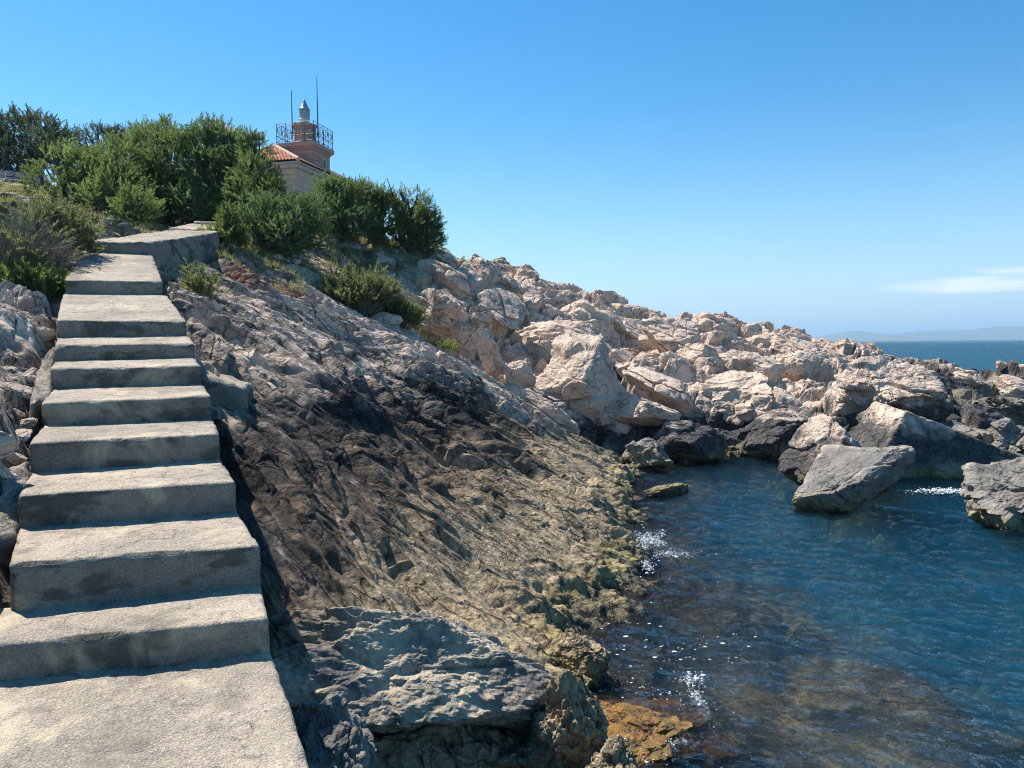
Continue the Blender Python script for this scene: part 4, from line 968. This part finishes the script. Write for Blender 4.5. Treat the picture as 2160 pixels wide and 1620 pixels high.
shrub('shrub', 'tiny green sprig on the skyline left of the seedling', (980, 562, 26), 26, 22, 22, M_LEAF, 29, .95, .01, 0, .3, .5)
shrub('shrub', 'small pale green plant among the boulders above the ledges', (930, 700, 18.8), 60, 20, 14, M_LEAF3, 30, .9, .005, 0, .2, .9)
shrub('shrub', 'tiny dark sprig at the far end of the bushes on the skyline', (945, 545, 25), 40, 20, 30, M_LEAF2, 31, .95, .01, .2, .3, .5)

# grass: thin blades over the soil patches
def grass(name, label, regions, seed, hgt=.16):
    rg = np.random.default_rng(seed); V = []; T = []
    for (u0, v0, u1, v1, d0, d1, n) in regions:
        u = rg.uniform(u0, u1, n); t = rg.uniform(0, 1, n); v = v0 + (v1 - v0) * t; d = d0 + (d1 - d0) * t
        pts = np.array([P(a, b, c) for a, b, c in zip(u, v, d)]); z = terrain_z(pts[:, 0], pts[:, 1])
        k = fbm2(pts[:, 0] * 1.2, pts[:, 1] * 1.2, 2, seed) > -.1; pts = pts[k]; z = z[k]
        for p, zz in zip(pts, z):
            h = hgt * rg.uniform(.4, 1.2); a = rg.uniform(0, 6.28); w = .008; ln = rg.normal(0, .35, 2) * h
            V += [(p[0] - math.cos(a) * w, p[1] - math.sin(a) * w, zz - .02), (p[0] + math.cos(a) * w, p[1] + math.sin(a) * w, zz - .02), (p[0] + ln[0], p[1] + ln[1], zz + h)]
            T.append(rg.uniform(.2, 1))
    V = np.array(V); o = mesh_obj(name, V, np.arange(len(V)).reshape(-1, 3), M_GRASS, fattr={'tint': T}); tag(o, label, 'grass', kind='stuff')
M_GRASS = leaf_material('grass_blades', (.10, .13, .03), (.34, .32, .12))
grass('grass', 'short dry green grass on the slopes around the bushes', [(-60, 430, 170, 380, 17, 24, 5000), (170, 500, 330, 478, 16, 20, 2200), (440, 560, 640, 500, 15.5, 19.5, 5200), (640, 560, 900, 520, 18.5, 24, 3600), (730, 500, 940, 535, 22.5, 24.5, 2500), (340, 640, 430, 560, 12, 14.5, 250)], 61)

# ------------------------------------------------------------------ lighthouse and buildings
def stone_material(name, c1, c2, scale, mortar, xdir):
    mt = newmat(name); t = NT(mt); geo = t.n('ShaderNodeNewGeometry'); pos = geo.outputs['Position']
    # wall coordinates: run along whichever wall direction the face has
    dt = t.n('ShaderNodeVectorMath', operation='DOT_PRODUCT'); t.L(pos, dt.inputs[0]); dt.inputs[1].default_value = (xdir[0] + -xdir[1], xdir[1] + xdir[0], 0)
    sp = t.n('ShaderNodeSeparateXYZ'); t.L(pos, sp.inputs[0])
    cb = t.n('ShaderNodeCombineXYZ'); t.L(dt.outputs['Value'], cb.inputs[0]); t.L(sp.outputs[2], cb.inputs[1])
    br = t.n('ShaderNodeTexBrick'); t.L(cb.outputs[0], br.inputs['Vector']); br.inputs['Scale'].default_value = 1.0
    br.inputs['Brick Width'].default_value = scale[0]; br.inputs['Row Height'].default_value = scale[1]; br.inputs['Mortar Size'].default_value = .018
    br.inputs['Color1'].default_value = (*c1, 1); br.inputs['Color2'].default_value = (*c2, 1); br.inputs['Mortar'].default_value = (*mortar, 1)
    br.offset = .5; br.squash = 1.3; br.squash_frequency = 3
    c = t.mix(t.m('MULTIPLY', t.ramp(t.noise(pos, 1.5, 5, .6), .4, .7), .5), br.outputs['Color'], (.42, .33, .27))
    nrm = t.bump(br.outputs['Fac'], -.8, .04); nrm = t.bump(t.noise(pos, 7, 5, .6), .5, .06, nrm)
    t.princ(c, .9, nrm); return mt
ER = np.array([.24, .97, 0]); ER /= np.linalg.norm(ER)          # along the right wall, away from the camera
EL = np.array([-ER[1], ER[0], 0])                                # along the front wall, to the left
UZ = np.array([0, 0, 1.0])
M_STONE = stone_material('lighthouse_stone', (.58, .31, .23), (.44, .23, .17), (.62, .34), (.20, .15, .13), ER)
M_WALL = stone_material('house_stone', (.70, .48, .32), (.58, .38, .25), (.7, .36), (.33, .25, .18), ER)
M_TRIM = simple('pale_stone_trim', (.56, .48, .40), .85, 0, (.45, .36, .30), (6, .3, .02), 3)
M_PINKTRIM = simple('pink_stone_trim', (.50, .32, .26), .85, 0, (.42, .27, .22), (6, .3, .02), 3)
M_TILE = simple('terracotta_tile', (.48, .13, .06), .85, 0, (.58, .25, .13), (12, .3, .01), 5)
M_IRON = simple('grey_green_iron', (.035, .06, .06), .6, 0)
M_LAMPW = simple('weathered_white', (.66, .68, .68), .5, 0, (.5, .52, .52))
M_LAMPG = simple('grey_metal', (.30, .36, .38), .4, .4)
M_DARKWIN = simple('dark_glass', (.02, .022, .025), .15)
HC = P(625, 342, 51)                 # front right corner of the house at the eaves
house = empty('keepers_house', (HC[0], HC[1], 10.5), 'stone keepers house with red hipped tile roof below the lighthouse', 'house')
W7, LEN = 7.0, 12.0; ZE = HC[2] - .35
wc = HC + EL * W7 / 2 + ER * LEN / 2
mb = MB(); mb.box((wc[0], wc[1], (10.5 + ZE) / 2), (EL, ER, UZ), (W7, LEN, ZE - 10.5)); mb.build('wall', M_WALL, house)
mb = MB(); mb.box((wc[0], wc[1], ZE + .13), (EL, ER, UZ), (W7 + .3, LEN + .3, .26)); mb.box((wc[0], wc[1], ZE + .31), (EL, ER, UZ), (W7 + .6, LEN + .6, .1)); mb.build('cornice', M_TRIM, house)
# string course and window heads low on the walls
zc_ = P(640, 398, 51)[2]
mb = MB(); mb.box((wc[0], wc[1], zc_), (EL, ER, UZ), (W7 + .12, LEN + .12, .16)); mb.build('string_course', M_TRIM, house)
for wpos in (1.6, 5.0, 8.6):
    c0 = HC + ER * wpos
    fr = MB(); fr.box((c0[0], c0[1], ZE - 1.75), (EL, ER, UZ), (.10, 1.25, .16)); fr.box((c0[0], c0[1], ZE - 2.6), (EL, ER, UZ), (.06, 1.1, 1.5)); fo = fr.build('window', M_TRIM, house)
    pn = MB(); pn.box((c0[0], c0[1], ZE - 2.6), (EL, ER, UZ), (.09, .8, 1.3)); pv = pn.build('pane', M_DARKWIN, house); pv.parent = fo
for wpos in (1.8, 4.9):
    c0 = HC + EL * wpos
    fr = MB(); fr.box((c0[0], c0[1], ZE - 2.6), (EL, ER, UZ), (1.1, .06, 1.5)); fo = fr.build('window', M_TRIM, house)
    pn = MB(); pn.box((c0[0], c0[1], ZE - 2.6), (EL, ER, UZ), (.8, .09, 1.3)); pv = pn.build('pane', M_DARKWIN, house); pv.parent = fo
# hipped roof with rows of tiles
rise = 1.98; OV = .35; Z0r = ZE + .4
def roof_plane(a, b, c, d):
    """a-b eave, d-c top edge; tile rows run up the slope"""
    n1 = 0; a, b, c, d = [np.array(q, float) for q in (a, b, c, d)]
    eav = b - a; Ln = np.linalg.norm(eav); ex = eav / Ln; mid = (d + c) / 2; up = mid - a; up = up - ex * (up @ ex); H = np.linalg.norm(up); uy = up / H
    nr = np.cross(ex, uy); nr = nr if nr[2] > 0 else -nr
    nx = int(Ln / .05); ny = int(H / .08); V = []; ok = []
    xs = np.linspace(0, Ln, nx); ys = np.linspace(0, H, ny)
    XX, YY = np.meshgrid(xs, ys)
    xl = np.interp(YY, [0, H], [0, (d - a) @ ex]); xr = np.interp(YY, [0, H], [Ln, (c - a) @ ex])
    Xc = np.clip(XX, xl, xr)
    hh = .07 * np.abs(np.cos(Xc * math.pi / .24)) + .05 * (1 - np.mod(YY / .38, 1.0))
    V = a + ex * Xc[..., None] + uy * YY[..., None] + nr * hh[..., None]
    i = np.arange(nx * ny).reshape(ny, nx); f = np.stack([i[:-1, :-1], i[:-1, 1:], i[1:, 1:], i[1:, :-1]], -1).reshape(-1, 4)
    return V.reshape(-1, 3), f
def pt(el, er, z): q = HC + EL * el + ER * er; return np.array([q[0], q[1], z])
e1, e2, e3, e4 = pt(-OV, -OV, Z0r), pt(W7 + OV, -OV, Z0r), pt(W7 + OV, LEN + OV, Z0r), pt(-OV, LEN + OV, Z0r)
r1, r2 = pt(W7 / 2, W7 / 2, Z0r + rise), pt(W7 / 2, LEN - W7 / 2, Z0r + rise)
RV = []; RF = []
for q in ((e2, e1, r1, r1), (e1, e4, r2, r1), (e4, e3, r2, r2), (e3, e2, r1, r2)):
    v_, f_ = roof_plane(*q); RF.append(f_ + sum(len(w) for w in RV)); RV.append(v_)
rf_o = mesh_obj('roof', np.concatenate(RV) - np.array(house.location), np.concatenate(RF), M_TILE, house)
cap = MB()
for a, b in ((e1, r1), (e2, r1), (r1, r2), (e3, r2), (e4, r2)):
    n_ = max(3, int(np.linalg.norm(b - a) / .3))
    for i in range(n_):
        p0 = lerp(a, b, i / n_); p1 = lerp(a, b, (i + 1.1) / n_); cap.tube([p0 + UZ * .06, p1 + UZ * .09], [.15, .11], 8)
co_ = cap.build('ridge_tiles', simple('pale_ridge_tile', (.60, .34, .22), .85, 0, (.66, .46, .34)), house); co_.parent = rf_o

# tower
TC = P(661, 298, 55); TS = 2.55
tcen = TC + EL * (TS / 2 + .12) + ER * (TS / 2 + .12)
ZT = TC[2]
lh = empty('lighthouse', (tcen[0], tcen[1], 12), 'square stone lighthouse tower with iron gallery and small lantern', 'lighthouse')
tp = MB(); tp.box((tcen[0], tcen[1], (12 + ZT - .5) / 2), (EL, ER, UZ), (TS, TS, ZT - .5 - 12)); tp.build('tower', M_STONE, lh)
tp = MB()
for w_, z0, z1 in ((TS + .12, ZT - .5, ZT - .38), (TS + .30, ZT - .38, ZT - .28), (TS + .5, ZT - .28, ZT)):
    tp.box((tcen[0], tcen[1], (z0 + z1) / 2), (EL, ER, UZ), (w_, w_, z1 - z0))
tp.build('cornice', M_PINKTRIM, lh)
wz = P(680, 342, 55.5)[2]; wp = tcen - EL * TS / 2 + ER * .35
fr = MB(); fr.box((wp[0], wp[1], wz), (EL, ER, UZ), (.10, .62, 1.0)); fo = fr.build('window', M_TRIM, lh)
fr = MB(); fr.box((wp[0], wp[1], wz), (EL, ER, UZ), (.14, .34, .72)); pv = fr.build('pane', M_DARKWIN, lh); pv.parent = fo
# gallery drum and lantern
dc = np.array([tcen[0] + .0, tcen[1], ZT])
dr_ = MB(); dr_.lathe(dc, [(.98, 0), (.98, .22), (.86, .30), (.80, .5), (.80, 1.30), (.90, 1.42), (.92, 1.55), (.0, 1.56)], 8); dr_.build('gallery_drum', M_STONE, lh)
lz = ZT + 1.55
lb_ = MB(); lb_.lathe((dc[0], dc[1], lz), [(.42, 0), (.42, .08), (.34, .14), (.34, .34), (.42, .40), (.40, .46), (0, .47)], 20); lo = lb_.build('lantern_base', M_LAMPW, lh, True)
lg = MB(); lg.lathe((dc[0], dc[1], lz + .46), [(.31, 0), (.33, .1), (.33, .6), (.31, .68), (0, .69)], 20); lgo = lg.build('lantern_glass', M_LAMPG, lh, True)
mu = MB()
for k in range(8):
    for sgn in (1, -1):
        a0 = k * math.pi / 4; a1 = a0 + sgn * math.pi / 8
        mu.tube([(dc[0] + .36 * math.cos(a0), dc[1] + .36 * math.sin(a0), lz + .46), (dc[0] + .36 * math.cos(a1), dc[1] + .36 * math.sin(a1), lz + 1.12)], .018, 4)
mu.build('glazing_bars', M_LAMPW, lh)
dm = MB(); dm.lathe((dc[0], dc[1], lz + 1.12), [(.40, 0), (.40, .05), (.33, .1), (.27, .2), (.20, .42), (.14, .5), (.14, .56), (.08, .62), (.09, .68), (.05, .74), (0, .76)], 20); dm.build('dome', M_LAMPG, lh, True)
# railing with circles
rl = MB(); half = (TS + .34) / 2; RH = 1.42
cs = [tcen - EL * half - ER * half, tcen + EL * half - ER * half, tcen + EL * half + ER * half, tcen - EL * half + ER * half]
for i in range(4):
    a, b = cs[i], cs[(i + 1) % 4]; a = np.array([a[0], a[1], ZT]); b = np.array([b[0], b[1], ZT]); e = (b - a) / np.linalg.norm(b - a); Lr = np.linalg.norm(b - a)
    for h_ in (.12, .55, RH): rl.tube([a + UZ * h_, b + UZ * h_], .022, 4)
    nseg = 4
    for k in range(nseg + 1):
        p0 = a + e * Lr * k / nseg; rl.tube([p0, p0 + UZ * RH], .024, 4)
    for k in range(nseg):
        c0 = a + e * Lr * (k + .5) / nseg + UZ * (.55 + (RH - .55) / 2); r_ = .27
        rl.tube([c0 + (e * math.cos(q) + UZ * math.sin(q)) * r_ for q in np.linspace(0, 2 * math.pi, 17)], .018, 4)
        rl.tube([c0 - UZ * (RH - .55) / 2, c0 + UZ * r_], .012, 4); rl.tube([c0 - e * Lr / nseg / 2, c0 - e * r_], .014, 4); rl.tube([c0 + e * Lr / nseg / 2, c0 + e * r_], .014, 4)
        p0 = a + e * Lr * k / nseg; p1 = a + e * Lr * (k + 1) / nseg
        rl.tube([p0 + UZ * .12, p1 + UZ * .55], .012, 4); rl.tube([p1 + UZ * .12, p0 + UZ * .55], .012, 4)
rl.build('railing', M_IRON, lh)
def antenna(u0, v0, u1, v1, d, label):
    a = P(u0, v0, d); b = np.array([a[0], a[1], P(u1, v1, d)[2]])
    o = empty('antenna', a, label, 'antenna'); t_ = MB(); t_.tube([a, lerp(a, b, .5), b], [.045, .04, .02], 6); t_.build('rod', M_IRON, o)
    t_ = MB(); t_.box(a + UZ * .3, (EL, ER, UZ), (.14, .14, .2)); t_.build('bracket', M_IRON, o)
antenna(617, 289, 611, 190, 56.5, 'shorter thin green antenna rod left of the lantern')
antenna(671, 292, 666, 162, 56, 'taller thin green antenna rod right of the lantern')
# gabled house behind the bushes
ga = P(452, 258, 58)
gh = empty('gabled_house', (ga[0], ga[1], 12), 'pale gable end peeping over the tallest bushes', 'house')
g_ = MB(); hw = .8
for s_ in (1,):
    a = [(-hw, 0, -hw * .75), (hw, 0, -hw * .75), (0, 0, 0), (-hw, 0, 12 - ga[2]), (hw, 0, 12 - ga[2])]
    A0 = [np.array([ga[0] + q[0] * -EL[0], ga[1] + q[0] * -EL[1], ga[2] + q[2]]) for q in a]; A1 = [q + ER * 3 for q in A0]
    g_.add(A0 + A1, [(3, 4, 1, 2, 0), (5, 7, 6, 9, 8), (0, 5, 8, 3), (4, 9, 6, 1)])
g_.build('wall', M_TRIM, gh)
g_ = MB()
for sgn in (-1, 1):
    ap = np.array(ga) + UZ * .03; ev = ap - EL * sgn * (hw + .25) - UZ * (hw + .25) * .75
    q = [ap - ER * .15, ev - ER * .15, ev + ER * 3.2, ap + ER * 3.2]; g_.add(q + [w + UZ * .14 for w in q], [(0, 1, 2, 3), (7, 6, 5, 4), (0, 4, 5, 1), (1, 5, 6, 2), (2, 6, 7, 3), (3, 7, 4, 0)])
g_.build('roof', simple('pale_tiles', (.50, .33, .26), .9, 0, (.58, .42, .33)), gh)
# dry stone wall at far left
swa, swb = P(-60, 366, 27), P(72, 362, 28)
sw = empty('stone_wall', swa, 'grey dry stone wall under the tree at the far left', 'wall')
wl = MB(); rs = random.Random(3); n_ = 16
e = (swb - swa); Lw = np.linalg.norm(e[:2]); e = np.array([e[0], e[1], 0]) / Lw; nrm_ = np.array([-e[1], e[0], 0])
for row in range(3):
    x_ = rs.uniform(0, .2)
    while x_ < Lw:
        w_ = rs.uniform(.2, .5); p = swa + e * (x_ + w_ / 2); zg = tz(p[0], p[1]); 
        wl.box((p[0], p[1], swa[2] - .32 + row * .2 + rs.uniform(-.01, .01)), (e, nrm_, UZ), (w_ - .02, rs.uniform(.4, .48), .185)); x_ += w_
wl.build('stones', simple('grey_stone', (.26, .25, .23), .9, 0, (.40, .38, .35), (6, .6, .05), 3), sw)

# ------------------------------------------------------------------ foam and splash
M_FOAM = simple('sea_foam', (.62, .66, .68), .5)
v4 = ICO[4]; lowv, lowf = ico(1)
def drops(name, label, centres, seed):
    rg = np.random.default_rng(seed); V = []; Fc = []; n0 = 0
    for (u, v, zz, sx, sy, sz, n, r0) in centres:
        c = W0(u, v, zz); 
        P_ = rg.normal(size=(n, 3)) * np.array([sx, sy, sz]); P_[:, 2] = np.abs(P_[:, 2])
        rad = r0 * rg.lognormal(0, .5, n)
        for p, r_ in zip(P_, rad):
            s_ = np.array([1, 1, .6]) * rg.uniform(.7, 1.3, 3)
            V.append(lowv * r_ * s_ + c + p); Fc.append(lowf + n0); n0 += len(lowv)
    V = np.concatenate(V); Fc = np.concatenate(Fc); o = mesh_obj(name, V, Fc, M_FOAM, smooth=True); tag(o, label, 'foam', kind='stuff')
drops('foam', 'white splash where a wave breaks on the tan rock point', [(1372, 1150, .0, .10, .12, .07, 800, .007), (1355, 1165, .03, .05, .06, .12, 350, .006), (1400, 1170, 0, .22, .10, .012, 300, .006), (1362, 1190, 0, .05, .2, .01, 200, .006)], 71)
drops('foam', 'white foam fringe around the orange seaweed rock', [(1478, 1490, 0, .025, .16, .015, 420, .0045), (1462, 1440, 0, .05, .05, .03, 220, .005), (1400, 1568, 0, .12, .03, .01, 250, .004), (1420, 1480, .03, .2, .16, .006, 110, .0035)], 72)
drops('foam', 'white splash at the bottom edge beside the olive rock', [(1300, 1592, 0, .06, .05, .04, 600, .0055), (1335, 1605, 0, .10, .06, .012, 300, .005)], 73)
drops('foam', 'thin line of foam behind the wedge boulder', [(2000, 1038, 0, .35, .12, .02, 500, .012)], 74)
def flecks(name, label, regions, seed):
    rg = np.random.default_rng(seed); V = []; F2 = []; 
    for (u0, v0, u1, v1, n, r0) in regions:
        for i in range(n):
            c = W0(rg.uniform(u0, u1), rg.uniform(v0, v1)); z = float(wave_z(np.array([c[0]]), np.array([c[1]]))[0]) + .012
            k = 7; r_ = r0 * rg.lognormal(0, .5); a0 = rg.uniform(0, 6); b = len(V)
            for j in range(k):
                a = j * 6.283 / k; q = r_ * rg.uniform(.6, 1.2); V.append((c[0] + 1.8 * q * math.cos(a), c[1] + q * math.sin(a), z))
            V.append((c[0], c[1], z + .006)); F2 += [(b + j, b + (j + 1) % k, b + k) for j in range(k)]
    o = mesh_obj(name, V, F2, M_FOAM, smooth=True); tag(o, label, 'foam', kind='stuff')
flecks('foam', 'scattered white foam flecks drifting off the rocks', [(1300, 1345, 1600, 1410, 46, .006), (1260, 1250, 1420, 1330, 24, .004), (1380, 1180, 1520, 1250, 12, .004), (1290, 1400, 1480, 1560, 30, .0035)], 75)

# ------------------------------------------------------------------ haze
def haze():
    mt = newmat('haze_air'); t = NT(mt)
    v = t.n('ShaderNodeVolumePrincipled'); v.inputs['Color'].default_value = (.50, .76, 1.0, 1); v.inputs['Density'].default_value = 1.7e-4; v.inputs['Anisotropy'].default_value = .2
    o = t.n('ShaderNodeOutputMaterial'); t.L(v.outputs[0], o.inputs['Volume'])
    b = MB(); b.box((0, 5000, 95), ((1, 0, 0), (0, 1, 0), (0, 0, 1)), (23000, 17000, 210)); ob = b.build('haze', mt); tag(ob, 'thin blue sea haze over the open water', 'haze', kind='stuff')
haze()
